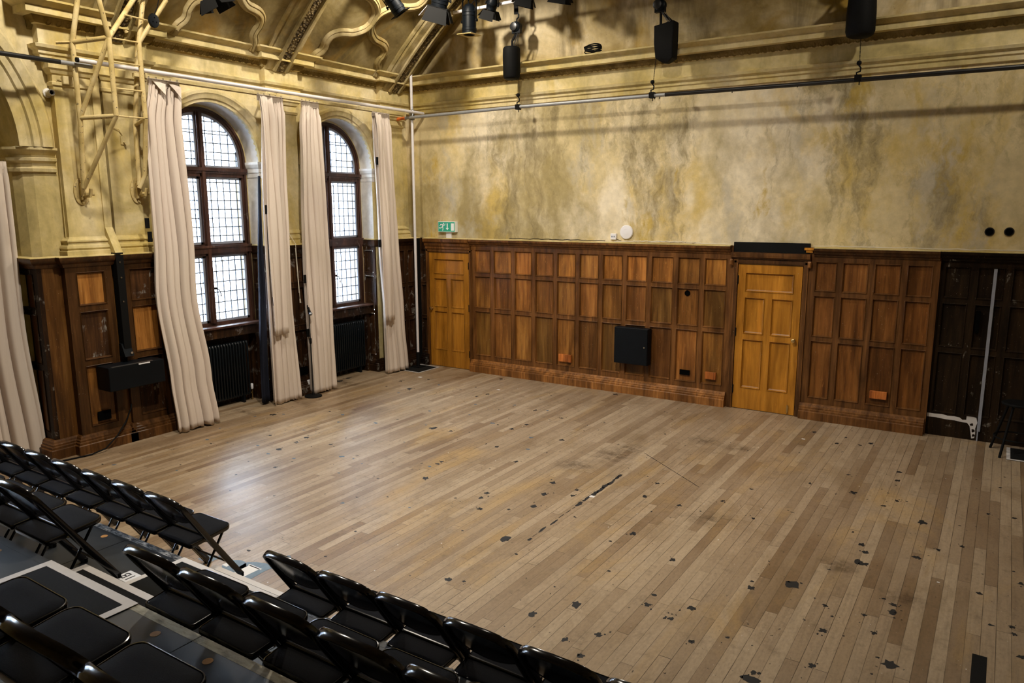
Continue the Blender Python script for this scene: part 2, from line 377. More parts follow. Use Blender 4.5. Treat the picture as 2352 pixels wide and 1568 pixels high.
struct(MB().box(-1, 14, -14.3, -14, 0, 8.2).build('wall_front', 'plaster_window'))

# window wall
BAYS = [-3.86, -1.6]; RB = .73; ZS = 3.40
b = MB()
def wq(y0, y1, z0, z1, x=XW): b.poly([(x, y0, z0), (x, y1, z0), (x, y1, z1), (x, y0, z1)])
ed = [-5.86, BAYS[0] - RB, BAYS[0] + RB, BAYS[1] - RB, BAYS[1] + RB, YB]
for k in (0, 2, 4): wq(ed[k], ed[k + 1], 0, 5.0)
for c in BAYS:
    A = arc(c, ZS, RB, 0, PI, 24)
    for (y0, z0), (y1, z1) in zip(A, A[1:]):
        b.poly([(XW, y0, z0), (XW, y1, z1), (XW, y1, 5.0), (XW, y0, 5.0)])
# big arch bay at the left
BC, BR, BZ = -7.72, 1.5, 3.43
for (y0, z0), (y1, z1) in zip(*(lambda A: (A, A[1:]))(arc(BC, BZ, BR, 0, PI, 30))):
    b.poly([(XW, y0, z0), (XW, y1, z1), (XW, y1, 8.2), (XW, y0, 8.2)])
    b.poly([(XW, y0, z0), (XW, y1, z1), (-.85, y1, z1), (-.85, y0, z0)])
wq(BC + BR, -5.86, BZ, 8.2); wq(-5.86, BAYS[0], 5.0, 8.2); wq(-14, BC - BR, 0, 8.2)
b.poly([(XW, BC - BR, 0), (-.85, BC - BR, 0), (-.85, BC - BR, BZ), (XW, BC - BR, BZ)])
JAMB = [(-.85, -6.24), (-.62, -6.235), (-.48, -6.215), (-.37, -6.16), (-.30, -6.08), (XW, -5.98), (XW, -5.86)]
for (x0, y0), (x1, y1) in zip(JAMB, JAMB[1:]): b.poly([(x0, y0, 0), (x1, y1, 0), (x1, y1, BZ), (x0, y0, BZ)])
ow = MB()
ow.box(-1.15, -.9, -14, YB, -.1, .9); ow.box(-1.15, -.9, -14, YB, 4.35, 8.2)
for y0, y1 in ((-14, BC - 1.45), (BC - .35, BAYS[0] - .80), (BAYS[0] + .80, BAYS[1] - .80), (BAYS[1] + .80, .4)): ow.box(-1.15, -.9, y0, y1, .9, 4.35)
wl = struct(b.build('wall_left', 'plaster_window', None, False), 'cream yellow plaster window wall with arched bays')
ow.build('outer_wall', 'brick', wl)
for c in BAYS:
    b = MB(); A = [(c + RB, 2.22)] + arc(c, ZS, RB, 0, PI, 28) + [(c - RB, 2.22)]
    for (y0, z0), (y1, z1) in zip(A, A[1:]): b.poly([(XW, y0, z0), (XW, y1, z1), (-.53, y1, z1), (-.53, y0, z0)])
    b.build('window_reveal', 'plaster_white', wl, True)
    imp = [(0, 3.19), (.012, 3.195), (.012, 3.25), (.022, 3.26), (.022, 3.31), (.035, 3.33), (.05, 3.37), (.05, 3.40), (0, 3.41)]
    b = MB(); b.sweep(imp, [(-.52, c + RB), (XW + .0, c + RB), (XW, c + RB + .05)]); b.sweep(imp, [(XW, c - RB - .05), (XW, c - RB), (-.52, c - RB)])
    b.build('impost', 'plaster_white', wl)
    b = MB(); A0, A1, A2 = arc(c, ZS, RB, 0, PI, 28), arc(c, ZS, .66, 0, PI, 28), None
    for i in range(28):
        b.poly([(-.53, *A0[i]), (-.53, *A0[i + 1]), (-.53, *A1[i + 1]), (-.53, *A1[i])])
    for s in (-1, 1): b.poly([(-.53, c + s * RB, 1.0), (-.53, c + s * .66, 1.0), (-.53, c + s * .66, ZS), (-.53, c + s * RB, ZS)])
    b.poly([(-.60, c - RB, 0), (-.60, c + RB, 0), (-.60, c + RB, 1.14), (-.60, c - RB, 1.14)])
    b.build('bead_strip', 'plaster_window', wl)
def archivolt(c, cz, prof, n, parent, name, mat):
    R = []
    for i in range(n + 1):
        a = PI * i / n; R.append([(x, c + r * math.cos(a), cz + r * math.sin(a)) for r, x in prof])
    MB().rings(R).build(name, mat, parent, True, auto=35)
for c in BAYS: archivolt(c, ZS, [(.73, XW - .02), (.73, -.235), (.765, -.235), (.775, -.215), (.82, -.205), (.84, -.185), (.875, -.185), (.89, -.21), (.89, XW - .02)], 30, wl, 'archivolt', 'plaster_window')
archivolt(BC, BZ, [(1.5, XW - .05), (1.5, -.225), (1.62, -.225), (1.635, -.20), (1.70, -.20), (1.715, -.175), (1.80, -.165), (1.83, -.19), (1.85, -.22), (1.85, XW - .02)], 44, wl, 'archivolt', 'plaster_window')
b = MB(); b.sweep([(-.02, 3.16), (.03, 3.17), (.035, 3.205), (.012, 3.215), (.012, 3.26), (.05, 3.285), (.055, 3.315), (.02, 3.325), (.02, 3.345), (.07, 3.385), (.085, 3.40), (.085, 3.425), (-.02, 3.435)], JAMB)
b.build('impost', 'plaster_window', wl)
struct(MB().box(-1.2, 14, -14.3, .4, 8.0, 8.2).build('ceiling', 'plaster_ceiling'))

# barrel vault, its ribs and wavy plaster bands
b = MB(); ny, ns = 6, 60
V = [[vault(-6.0 + (6.0 + YB + .1) * j / ny, -.45 + (SMAX + .9) * i / ns) for i in range(ns + 1)] for j in range(ny + 1)]
for j in range(ny):
    for i in range(ns): b.poly([V[j][i], V[j + 1][i], V[j + 1][i + 1], V[j][i + 1]])
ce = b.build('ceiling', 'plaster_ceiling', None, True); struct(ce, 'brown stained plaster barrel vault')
b = MB(); b.poly([vault(-6.0, -.4 + (SMAX + .8) * i / 40) for i in range(41)] + [(13.95, -6.0, 8.1), (-.3, -6.0, 8.1)]); b.build('vault_end', 'plaster_ceiling', ce)
def rib(y0, y1, carved):
    k0, k1 = carved
    for nm, mat, pr in (('rib', 'plaster_mould', [(y0, -.03), (y0, .03), (y0 + .03, .05), (y0 + .06, .045), (y0 + .07, .075), (y0 + .11, .085), (k0 - .05, .085), (k0 - .045, .115), (k0 - .01, .12), (k0, .09), (k1, .09), (k1 + .01, .12), (k1 + .045, .115), (k1 + .05, .085), (y1 - .02, .06), (y1, .03), (y1, -.03)]),
                       ('carved_band', 'plaster_carved', [(k0 + .003, .06), (k0 + .01, .097), ((k0 + k1) / 2, .106), (k1 - .01, .097), (k1 - .003, .06)])):
        R = [[vault(y, -.3 + (SMAX + .6) * i / 60, o) for y, o in pr] for i in range(61)]
        MB().rings(R).build(nm, mat, ce, True, auto=30)
rib(-.735, -.16, (-.50, -.33)); rib(-3.08, -2.55, (-2.85, -2.70)); rib(-5.42, -4.89, (-5.19, -5.04))
W1 = [(.67, -.10), (.645, .02), (.585, .11), (.575, .19), (.592, .26), (.565, .37), (.47, .44), (.35, .47), (.24, .49), (.13, .55), (.045, .63), (.012, .72)]
W2 = [(.012, .72), (.02, .83), (.05, .92), (.11, .99), (.19, 1.05), (.30, 1.10), (.45, 1.13), (.60, 1.20), (.66, 1.34), (.60, 1.48), (.45, 1.55), (.3, 1.62), (.2, 1.75), (.0, 1.85)]
def wave(c, sc, P, sg):
    Q = []
    for i in range(len(P) - 1):   # Catmull-Rom
        p0, p1, p2, p3 = (P[max(0, min(len(P) - 1, j))] for j in (i - 1, i, i + 1, i + 2))
        for k in range(5):
            u = k / 5; Q.append(tuple(.5 * (2 * b_ + (c_ - a_) * u + (2 * a_ - 5 * b_ + 4 * c_ - d_) * u * u + (3 * b_ - a_ - 3 * c_ + d_) * u ** 3) for a_, b_, c_, d_ in zip(p0, p1, p2, p3)))
    Q.append(P[-1]); R = []
    for i, q in enumerate(Q):
        a, d = Q[max(0, i - 1)], Q[min(len(Q) - 1, i + 1)]; tx, ty = d[0] - a[0], d[1] - a[1]; L = math.hypot(tx, ty) or 1; nx, ny_ = -ty / L, tx / L
        R.append([vault(c + sg * sc * (q[0] + nx * w), q[1] + ny_ * w, o) for w, o in ((-.07, -.01), (-.066, .025), (-.045, .045), (-.03, .038), (-.012, .06), (.012, .066), (.03, .045), (.045, .05), (.066, .025), (.07, -.01))])
    MB().rings(R).build('plaster_moulding', 'plaster_mould', ce, True, auto=50)
for c, sc in ((-1.6, 1), (-3.86, .86)):
    for sg in (-1, 1): wave(c, sc, W1, sg); wave(c, sc, W2, sg)

# entablature along the window wall and the back wall
ENT = [(-.05, 4.33), (.0, 4.33), (.03, 4.335), (.03, 4.385), (.05, 4.40), (.05, 4.43), (.085, 4.455), (.095, 4.487), (.045, 4.50), (.03, 4.51), (.03, 4.69), (.05, 4.695), (.075, 4.72), (.10, 4.762), (.10, 4.77), (.20, 4.772), (.20, 4.842), (.22, 4.85), (.25, 4.865), (.285, 4.885), (.29, 4.905), (-.05, 4.935)]
XP = -.19
path = [(-.7, -5.92), (XP, -5.92), (XP, -4.76), (XW, -4.76), (XW, -2.99), (XP, -2.99), (XP, -2.47), (XW, -2.47), (XW, -.70), (XP, -.70), (XP, YB), (13.7, YB)]
b = MB(); b.sweep(ENT, path); en = struct(b.build('trim_1', 'plaster_window', None, True, auto=25), 'moulded plaster entablature under the vault')
def eggs(p, q, nrm):
    p, q, nrm = Vector((*p, 0)), Vector((*q, 0)), Vector((*nrm, 0)); L = (q - p).length; n = int(L / .098); t = (q - p) / L; m = MB()
    slope = Vector((0, 0, 1)) * .86 + nrm * .5
    face = nrm * .86 - Vector((0, 0, 1)) * .5
    for i in range(n):
        o = p + t * ((i + .5) * L / n) + nrm * .074 + Vector((0, 0, 4.729)) + t * random.uniform(-.002, .002)
        sc = random.uniform(.9, 1.05)
        R = [[o + t * (.021 * sc * math.cos(a) * ca) + slope * (.033 * math.sin(a) * ca) + face * (.002 + .012 * math.sin(e)) for a in [2 * PI * k / 8 for k in range(8)]] for e, ca in ((0, 1), (.7, .8), (1.25, .35))]
        m.rings(R, True, True)
        U = [o + t * (.037 * math.cos(a)) + slope * (.045 * math.sin(a) + .008) + face * .006 for a in [PI * (1 + k / 8) for k in range(9)]]
        U = [U[0] + slope * .03] + U + [U[-1] + slope * .03]
        m.tube(U, .0065, 5)
        d = o + t * (.049)
        m.tube([d + slope * .035, d - slope * .0 + face * .006, d - slope * .04], [.004, .009, .002], 5)
    return m
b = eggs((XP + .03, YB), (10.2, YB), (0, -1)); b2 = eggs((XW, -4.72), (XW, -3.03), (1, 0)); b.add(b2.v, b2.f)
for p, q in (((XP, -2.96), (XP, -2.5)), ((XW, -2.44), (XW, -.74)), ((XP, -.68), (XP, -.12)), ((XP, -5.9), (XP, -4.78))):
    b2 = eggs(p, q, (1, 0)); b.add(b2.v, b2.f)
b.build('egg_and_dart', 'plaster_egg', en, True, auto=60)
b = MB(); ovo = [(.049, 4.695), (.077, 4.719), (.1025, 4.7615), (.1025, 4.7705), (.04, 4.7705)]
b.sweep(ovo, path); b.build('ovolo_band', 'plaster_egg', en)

# pilasters
PB = [(-.02, 2.24), (.075, 2.24), (.075, 2.305), (.055, 2.315), (.07, 2.335), (.062, 2.362), (.04, 2.372), (.035, 2.40), (.05, 2.405), (.05, 2.42), (.012, 2.445), (.003, 2.46), (-.02, 2.46)]
PC = [(-.02, 4.08), (.002, 4.08), (.018, 4.09), (.018, 4.12), (.004, 4.13), (.004, 4.20), (.02, 4.21), (.035, 4.24), (.055, 4.26), (.055, 4.34), (-.02, 4.34)]
for i, (y0, y1) in enumerate(((-5.84, -5.41), (-5.31, -4.84), (-2.96, -2.50), (-.66, -.20))):
    b = MB(); b.box(XW - .05, -.17, y0, y1, 2.24, 4.34); pth = [(XW, y0), (-.17, y0), (-.17, y1), (XW, y1)]
    b.sweep(PB, pth); b.sweep(PC, pth)
    struct(b.build('trim_%d' % (i + 2), 'plaster_window', None, False), 'plaster pilaster on the window wall')
# ------------------------------------------------------------------ oak panelling
def tone(o, v, tint=(1, 1, 1)): o.color = (v * tint[0], v * tint[1], v * tint[2], 1)
def panel_rect(O, U, N, u0, u1, z0, z1, mat, parent, depth=.022, bev=.021, fmat='oak_frame', tv=1.0, ft=1.0, tint=(1, 1, 1)):
    """moulded edge (part panel_moulding) around one flat board (part panel)"""
    def P(u, z, n): return (O[0] + U[0] * u + N[0] * n, O[1] + U[1] * u + N[1] * n, z)
    m = MB(); st = [(0, .004), (.006, .010), (.011, .002), (.015, -.010), (bev, -depth)]
    for (i0, n0), (i1, n1) in zip(st, st[1:]):
        a = [(u0 + i0, z0 + i0), (u1 - i0, z0 + i0), (u1 - i0, z1 - i0), (u0 + i0, z1 - i0)]
        c = [(u0 + i1, z0 + i1), (u1 - i1, z0 + i1), (u1 - i1, z1 - i1), (u0 + i1, z1 - i1)]
        for k in range(4): l = (k + 1) % 4; m.poly([P(*a[k], n0), P(*a[l], n0), P(*c[l], n1), P(*c[k], n1)])
    o = m.build('panel_moulding', fmat, parent); tone(o, ft)
    m = MB(); e = bev - .003
    q = [P(u0 + e, z0 + e, -depth), P(u1 - e, z0 + e, -depth), P(u1 - e, z1 - e, -depth), P(u0 + e, z1 - e, -depth)]
    m.prism(q, (N[0] * -.012, N[1] * -.012, 0)); o = m.build('panel', mat, parent); tone(o, tv, tint)
    return o
def panelling(name, O, U, N, us, zs, sw, z0, z1, mat='oak', fmat='oak_frame', tones=None, thick=.05, ft=1.0, label=None, ends=None):
    """stile centres us, rail centres zs; one frame mesh with a child per panel"""
    m = MB(); h = sw / 2
    def slab(u0, u1, a, c, n0=0.0):
        P = [(O[0] + U[0] * u + N[0] * n, O[1] + U[1] * u + N[1] * n, z) for z in (a, c) for u, n in ((u0, n0), (u1, n0), (u1, -thick), (u0, -thick))]
        m.hexa(P)
    for i, u in enumerate(us):
        l = h if not ends or i else ends[0]; r = h if not ends or i < len(us) - 1 else ends[1]
        slab(u - l, u + r, z0, z1)
    for i in range(len(us) - 1):
        a, c = us[i] + h, us[i + 1] - h
        zz = [(z0, zs[0] + h)] + [(z - h * .8, z + h * .8) for z in zs[1:-1]] + [(zs[-1] - h, z1)]
        for p, q in zz: slab(a, c, p, q)
    fr = m.build(name, fmat, None); tone(fr, ft); struct(fr, label)
    for i in range(len(us) - 1):
        for k in range(len(zs) - 1):
            lo = zs[k] + (h if k == 0 else h * .8); hi = zs[k + 1] - (h if k == len(zs) - 2 else h * .8)
            tv, ti = (tones(i, k) if tones else (random.uniform(.8, 1.2), (1, 1, 1)))
            panel_rect(O, U, N, us[i] + h, us[i + 1] - h, lo, hi, mat, fr, fmat=fmat, tv=tv, ft=ft, tint=ti)
    return fr
rnd = random.Random(11)
def tn_a(i, k):
    v = rnd.uniform(.85, 1.3)
    if k == 2: v *= 1.25
    if (i, k) in ((5, 0), (7, 0), (8, 0)): v *= .55
    if (i, k) in ((3, 0), (0, 0), (6, 0), (8, 1), (10, 1)): return v * .75, (.9, 1.0, .9)
    return v, (1, rnd.uniform(.92, 1.04), rnd.uniform(.8, 1.05))
STA = [1.135, 1.527, 1.939, 2.33, 2.73, 3.125, 3.518, 3.91, 4.30, 4.703, 5.09, 5.47]
RZ = [.25, 1.072, 1.662, 2.105]
pa = panelling('trim_6', (0, 0), (1, 0), (0, -1), STA, RZ, .066, .0, 2.25, tones=tn_a, label='oak panelling between the two doors', ends=(.035, .05))
rnd.seed(5)
pb = panelling('trim_7', (0, 0), (1, 0), (0, -1), [6.55, 6.875, 7.243, 7.603, 7.945], RZ, .066, .0, 2.25, tones=lambda i, k: (rnd.uniform(.55, .85), (1, .9, .8)), ft=.75, label='oak panelling right of the knobbed door', ends=(.09, .035))
pc = panelling('trim_8', (0, .055), (1, 0), (0, -1), [7.99, 8.325, 8.665, 9.02, 9.38, 9.75], RZ, .075, .0, 2.25, 'oak_dark', 'oak_dark', lambda i, k: (rnd.uniform(.8, 1.4), (1, 1, 1)), label='near black painted panelling at the right')
# white paint left on the dark panelling
def blob(cx, cz, rx, rz, y, n=26, jag=.35, seed=0):
    r = random.Random(seed); return [(cx + rx * math.cos(2 * PI * k / n) * (1 + r.uniform(-jag, jag)), y, cz + rz * math.sin(2 * PI * k / n) * (1 + r.uniform(-jag, jag))) for k in range(n)]
b = MB(); P = [(7.985, .27), (8.06, .268), (8.14, .273), (8.2, .262), (8.27, .265), (8.33, .258), (8.36, .235), (8.40, .24), (8.40, .285), (8.45, .29), (8.50, .28), (8.515, .22), (8.50, .15), (8.505, .08), (8.50, .03), (8.47, .02), (8.455, .10), (8.44, .17), (8.41, .205), (8.36, .205), (8.28, .215), (8.18, .215), (8.08, .225), (7.985, .222)]
b.prism([(x, .0535, z) for x, z in P], (0, .001, 0)); b.build('paint_patch', 'tape', pc)
for k, (x, z) in enumerate(((8.48, .12), (8.46, .19), (8.49, .06))):
    b = MB(); b.prism(blob(x, z, .016, .018, .0525, 12, .4, k), (0, .0008, 0)); b.build('paint_patch', 'oak_dark', pc)
b = MB(); b.box(8.385, 8.43, .02, .06, 1.30, 1.56); b.build('recess_slot', 'hole', pc)
# narrow dark strip of panelling between corner and first door
pd = panelling('trim_9', (0, 0), (1, 0), (0, -1), [-.02, .155], [.25, .86, 1.45, 2.08], .05, 0, 2.25, 'oak_dark', 'oak_worn', lambda i, k: (1.3, (1.2, 1, 1)), label='narrow dark panelling in the room corner')
# cornice of the panelling and skirting
DC = [(-.02, 2.125), (.006, 2.13), (.016, 2.14), (.02, 2.155), (.045, 2.17), (.06, 2.195), (.08, 2.21), (.085, 2.24), (-.02, 2.25)]
DC1 = [(-.02, 2.01), (.006, 2.015), (.015, 2.06), (.03, 2.07), (.03, 2.10), (.05, 2.125), (.055, 2.16), (.09, 2.19), (.095, 2.24), (-.02, 2.25)]
def dado_top(prof, path, nm, parent, ftone=1.0, mat='oak_frame'):
    b = MB(); b.sweep(prof, path); o = b.build(nm, mat, parent, True, auto=25); tone(o, ftone)
    top = max(d for d, z in prof); b = MB(); b.sweep([(-.02, 2.246), (top - .004, 2.240), (top + .002, 2.243), (top + .002, 2.250), (-.02, 2.258)], path); b.build('dusty_ledge', 'plaster_window', parent)
dado_top(DC, [(1.09, 0), (5.49, 0)], 'cornice', pa); dado_top(DC, [(6.56, 0), (7.97, 0)], 'cornice', pb, .5); dado_top(DC, [(7.95, .03), (10.4, .03)], 'cornice', pc, .6, 'oak_dark')
SK = [(-.02, 0), (.085, 0), (.085, .105), (.078, .112), (.066, .114), (.066, .135), (.058, .142), (.05, .144), (.05, .160), (.036, .172), (.03, .19), (.014, .205), (-.02, .21)]
def skirt(path, nm, ftone=1.0, mat='oak_frame', label=None):
    b = MB(); b.sweep(SK, path); o = b.build(nm, mat, None, True, auto=25); tone(o, ftone); return struct(o, label)
skirt([(1.10, 0), (5.50, 0)], 'baseboard_back', 1.7); skirt([(6.50, 0), (7.965, 0)], 'baseboard_back', 1.0)
skirt([(-.2, 0), (.17, 0)], 'baseboard_back', .35, 'oak_worn')

# ------------------------------------------------------------------ doors
def door(name, x0, x1, label, tv, hinge_side):
    b = MB(); D = .045; y0 = -.004; zt = 2.0; w = x1 - x0; st = .10
    mid = (x0 + x1) / 2
    b.box(x0, x0 + st, y0, y0 + D, .008, zt); b.box(x1 - st, x1, y0, y0 + D, .008, zt)
    for z0, z1 in ((.008, .30), (.985, 1.06), (1.56, 1.635), (1.895, zt)): b.box(x0 + st, x1 - st, y0, y0 + D, z0, z1)
    b.box(mid - .045, mid + .045, y0, y0 + D, .30, .985); b.box(mid - .045, mid + .045, y0, y0 + D, 1.06, 1.56)
    d = b.build(name, 'oak_gold', None); tone(d, tv); struct(d, label)
    r = random.Random(int(x0 * 50))
    for u0, u1, z0, z1 in ((x0 + st, x1 - st, 1.635, 1.895), (x0 + st, mid - .045, 1.06, 1.56), (mid + .045, x1 - st, 1.06, 1.56), (x0 + st, mid - .045, .30, .985), (mid + .045, x1 - st, .30, .985)):
        panel_rect((0, y0), (1, 0), (0, -1), u0, u1, z0, z1, 'oak_gold', d, .018, .030, 'oak_gold', tv * r.uniform(1.0, 1.18), tv * .8)
    hx = x0 if hinge_side < 0 else x1
    for z in (.22, 1.02, 1.74):
        h = MB(); h.box(hx - .010, hx + .010, y0 - .006, y0 + .004, z, z + .11); h.lathe([(.006, z - .004), (.007, z), (.007, z + .11), (.006, z + .114)], (hx, y0 - .008, 0), 10); h.build('hinge', 'matt_black', d)
    kx = x1 - .055 if hinge_side < 0 else x0 + .05
    h = MB(); h.lathe([(.022, y0), (.022, y0 - .006), (.010, y0 - .008), (.010, y0 - .03), (.024, y0 - .036), (.029, y0 - .048), (.026, y0 - .06), (.012, y0 - .066)], (kx, 0, 1.025), 20, 1)
    # lathe axis 1 puts (b, h, a)
    h.build('door_knob', 'brass', d, True)
    return d
d1 = door('door_1', .198, 1.05, 'golden oak door beside the room corner below the exit sign', .93, 1)
d2 = door('door_2', 5.597, 6.43, 'golden oak door with a brass knob in the middle of the back wall', 1.05, -1)
b = MB(); b.box(6.335, 6.352, -.02, -.004, .03, .14); b.box(6.33, 6.357, -.012, -.004, .05, .12); b.build('floor_bolt', 'brass', d2)
def door_case(name, x0, x1, z1, tv, label):
    b = MB()
    for s, x in ((-1, x0), (1, x1)):
        b.box(x, x + s * .016, -.012, .05, 0, z1 + .016); b.box(x + s * .016, x + s * .045, -.022, .05, 0, z1 + .045); b.box(x + s * .045, x + s * .06, -.014, .05, 0, z1 + .06)
    b.box(x0 - .016, x1 + .016, -.012, .05, z1, z1 + .016); b.box(x0 - .045, x1 + .045, -.022, .05, z1 + .016, z1 + .045); b.box(x0 - .06, x1 + .06, -.014, .05, z1 + .045, z1 + .06)
    b.box(x0 - .02, x1 + .02, .046, .06, 0, z1)
    o = b.build(name, 'oak_frame', None); tone(o, tv); return struct(o, label)
c1 = door_case('trim_10', .19, 1.058, 2.006, .8, 'dark door case below the exit sign')
dado_top(DC1, [(.13, 0), (1.085, 0)], 'cornice', c1, 1.15)
c2 = door_case('trim_11', 5.585, 6.442, 2.008, .6, 'dark door case around the knobbed door')
b = MB(); b.sweep([(-.02, 2.07), (.02, 2.075), (.024, 2.09), (.06, 2.10), (.066, 2.13), (.066, 2.16), (-.02, 2.168)], [(5.50, 0), (6.52, 0)]); o = b.build('lintel', 'oak_frame', c2); tone(o, .75)
b = MB(); b.box(5.52, 6.50, -.010, .03, 2.16, 2.30); b.build('bare_board', 'matt_black', c2)
b = MB(); b.box(6.44, 6.555, -.045, .0, 2.215, 2.245); b.box(6.46, 6.54, -.03, .0, 2.185, 2.215); o = b.build('timber_block', 'oak_gold', c2); tone(o, 1.5)
for x in (5.505, 6.515):
    b = MB(); b.box(x - .022, x + .022, -.055, 0, 1.985, 2.07); b.box(x - .016, x + .016, -.068, -.05, 1.995, 2.06); o = b.build('corbel', 'oak_frame', c2, bevel=.006); tone(o, 1.5)
for s, x in ((-1, 5.56), (1, 6.47)):
    b = MB(); b.box(x - .03, x + .03, -.02, .03, 0, 2.07); o = b.build('jamb_lining', 'oak_frame', c2); tone(o, .9)

# ------------------------------------------------------------------ dado of the window wall
NX = (1, 0); XF = -.075
LB = [(-.02, 2.125), (.01, 2.13), (.02, 2.145), (.03, 2.17), (.055, 2.19), (.07, 2.215), (.075, 2.24), (-.05, 2.25)]
def wdado(name, y0, y1, us, zs, sw, tones, label, mat='oak_worn', fm='oak_frame', ft=.4, xf=XF):
    o = panelling(name, (xf, 0), (0, 1), NX, us, zs, sw, 0, 2.25, mat, fm, tones, .12, ft, label, (us[0] - y0, y1 - us[-1])); return o
LZ = [.24, 1.03, 1.655, 2.11]
T = lambda tab: (lambda i, k: (tab[k], (1, 1, 1)))
pA = wdado('trim_12', -5.975, -5.455, [-5.90, -5.50], LZ, .08, None, 'oak dado below the left pilaster of the left pier')
for ch, (m_, tv) in zip([c for c in pA.children if c.name.startswith('panel') and 'moulding' not in c.name], (('oak', .8), ('oak_worn', 1.3), ('oak', 1.35))):
    ch.data.materials[0] = M[m_]; tone(ch, tv)
pB = wdado('trim_13', -5.365, -4.80, [-5.29, -4.87], LZ, .08, None, 'oak dado below the right pilaster of the left pier')
for ch, (m_, tv) in zip([c for c in pB.children if c.name.startswith('panel') and 'moulding' not in c.name], (('oak_worn', 1.0), ('oak', 1.5), ('oak_worn', 2.2))):
    ch.data.materials[0] = M[m_]; tone(ch, tv)
b = MB(); b.box(-.4, -.12, -5.47, -5.35, 0, 2.25); b.box(-.4, -.12, -4.80, -4.60, 0, 2.245)
b.box(-.4, -.165, -6.225, -5.97, 0, 2.25); o = b.build('trim_14', 'oak', None); tone(o, .5); struct(o, 'plain oak boards at the left end of the left pier')
b = MB(); b.box(-.145, -.12, -4.80, -4.6, 0, 2.2); o2 = b.build('board', 'oak_worn', o)
sd = panelling('trim_15', (0, -6.23), (1, 0), (0, -1), [-.80, -.21], LZ, .08, 0, 2.25, 'oak_worn', 'oak_worn', lambda i, k: (.6, (1.1, 1, 1)), ft=.55, label='dark worn panelling on the side of the left pier', ends=(.04, .05))
dado_top(LB, [(-.85, -6.235), (-.165, -6.235), (-.165, -5.98), (XF, -5.98), (XF, -5.45), (-.12, -5.45)], 'cornice', pA, .5)
dado_top(LB, [(-.12, -5.37), (XF, -5.37), (XF, -4.795), (-.25, -4.795)], 'cornice', pB, .5)
p2 = wdado('trim_16', -3.0, -2.46, [-2.93, -2.53], [.24, 1.02, 1.655, 2.11], .08, lambda i, k: ((.8, .9, 1.6)[k], (1, 1, 1)), 'worn dark dado below the pilaster between the two windows', 'oak_worn', 'oak_worn', 1.0)
dado_top(LB, [(-.27, -3.0), (XF, -3.0), (XF, -2.46), (-.27, -2.46)], 'cornice', p2, .8, 'oak_worn')
p3 = wdado('trim_17', -.70, -.02, [-.63, -.30, -.08], [.24, .86, 1.45, 2.08], .07, lambda i, k: (1.0, (1.1, 1, 1)), 'worn dark dado at the room corner', 'oak_worn', 'oak_worn', 1.0)
dado_top(LB, [(-.27, -.70), (XF, -.70), (XF, 0)], 'cornice', p3, .7, 'oak_worn')
b = MB(); b.box(-.055, .0, -.075, -.01, 0, 2.25); b.build('corner_board', 'matt_black', p3)
WSK = lambda path, t_, m_: skirt(path, 'baseboard_left', t_, m_)
WSK([(-.85, -6.235), (-.165, -6.235), (-.165, -5.98), (XF, -5.98), (XF, -5.45), (-.12, -5.45), (-.12, -5.37), (XF, -5.37), (XF, -4.795), (-.3, -4.795)], .7, 'oak_frame')
WSK([(-.27, -3.0), (XF, -3.0), (XF, -2.46), (-.27, -2.46)], .9, 'oak_worn'); WSK([(-.27, -.70), (XF, -.70), (XF, 0)], .7, 'oak_worn')
# bay sides (window reveals) and aprons
k = 18
for c in BAYS:
    for s in (-1, 1):
        y = c + s * RB
        r = panelling('trim_%d' % k, (0, y), (1, 0), (0, -s), [-.555, -.285], [.24, 1.02, 1.655, 2.09], .06, 0, 2.25, 'oak_worn', 'oak_worn', lambda i, kk: (1.5, (1, 1, 1.05)), .03, 1.1, 'worn grey scratched panelling at the side of a window bay', (.03, .02)); k += 1
        pth = [(-.59, y), (-.27, y), (-.27, y + .12)]; pth = pth if s > 0 else [(x_, yy) for x_, yy in ((-.27, y - .12), (-.27, y), (-.59, y))]
        dado_top([(0, 2.12), (.012, 2.13), (.03, 2.16), (.04, 2.20), (.045, 2.235), (0, 2.245)], pth, 'cornice', r, 1, 'oak_worn')
        skirt(pth, 'baseboard_left', .6, 'oak_worn')
    b = MB(); b.box(-.60, -.325, c - RB + .01, c + RB - .01, 1.135, 1.165); o = b.build('trim_%d' % k, 'window_wood', None, bevel=.006); struct(o, 'worn timber window board'); k += 1
    a = MB(); a.box(-.60, -.37, c - RB + .01, c + RB - .01, 1.0, 1.135); a.box(-.60, -.575, c - RB, c + RB, 0, 1.0)
    for s in (-1, 1): a.box(-.60, -.40, c + s * (RB - .04), c + s * (RB - .12), 0, 1.0)
    q = a.build('apron', 'oak_worn', o); tone(q, .8)

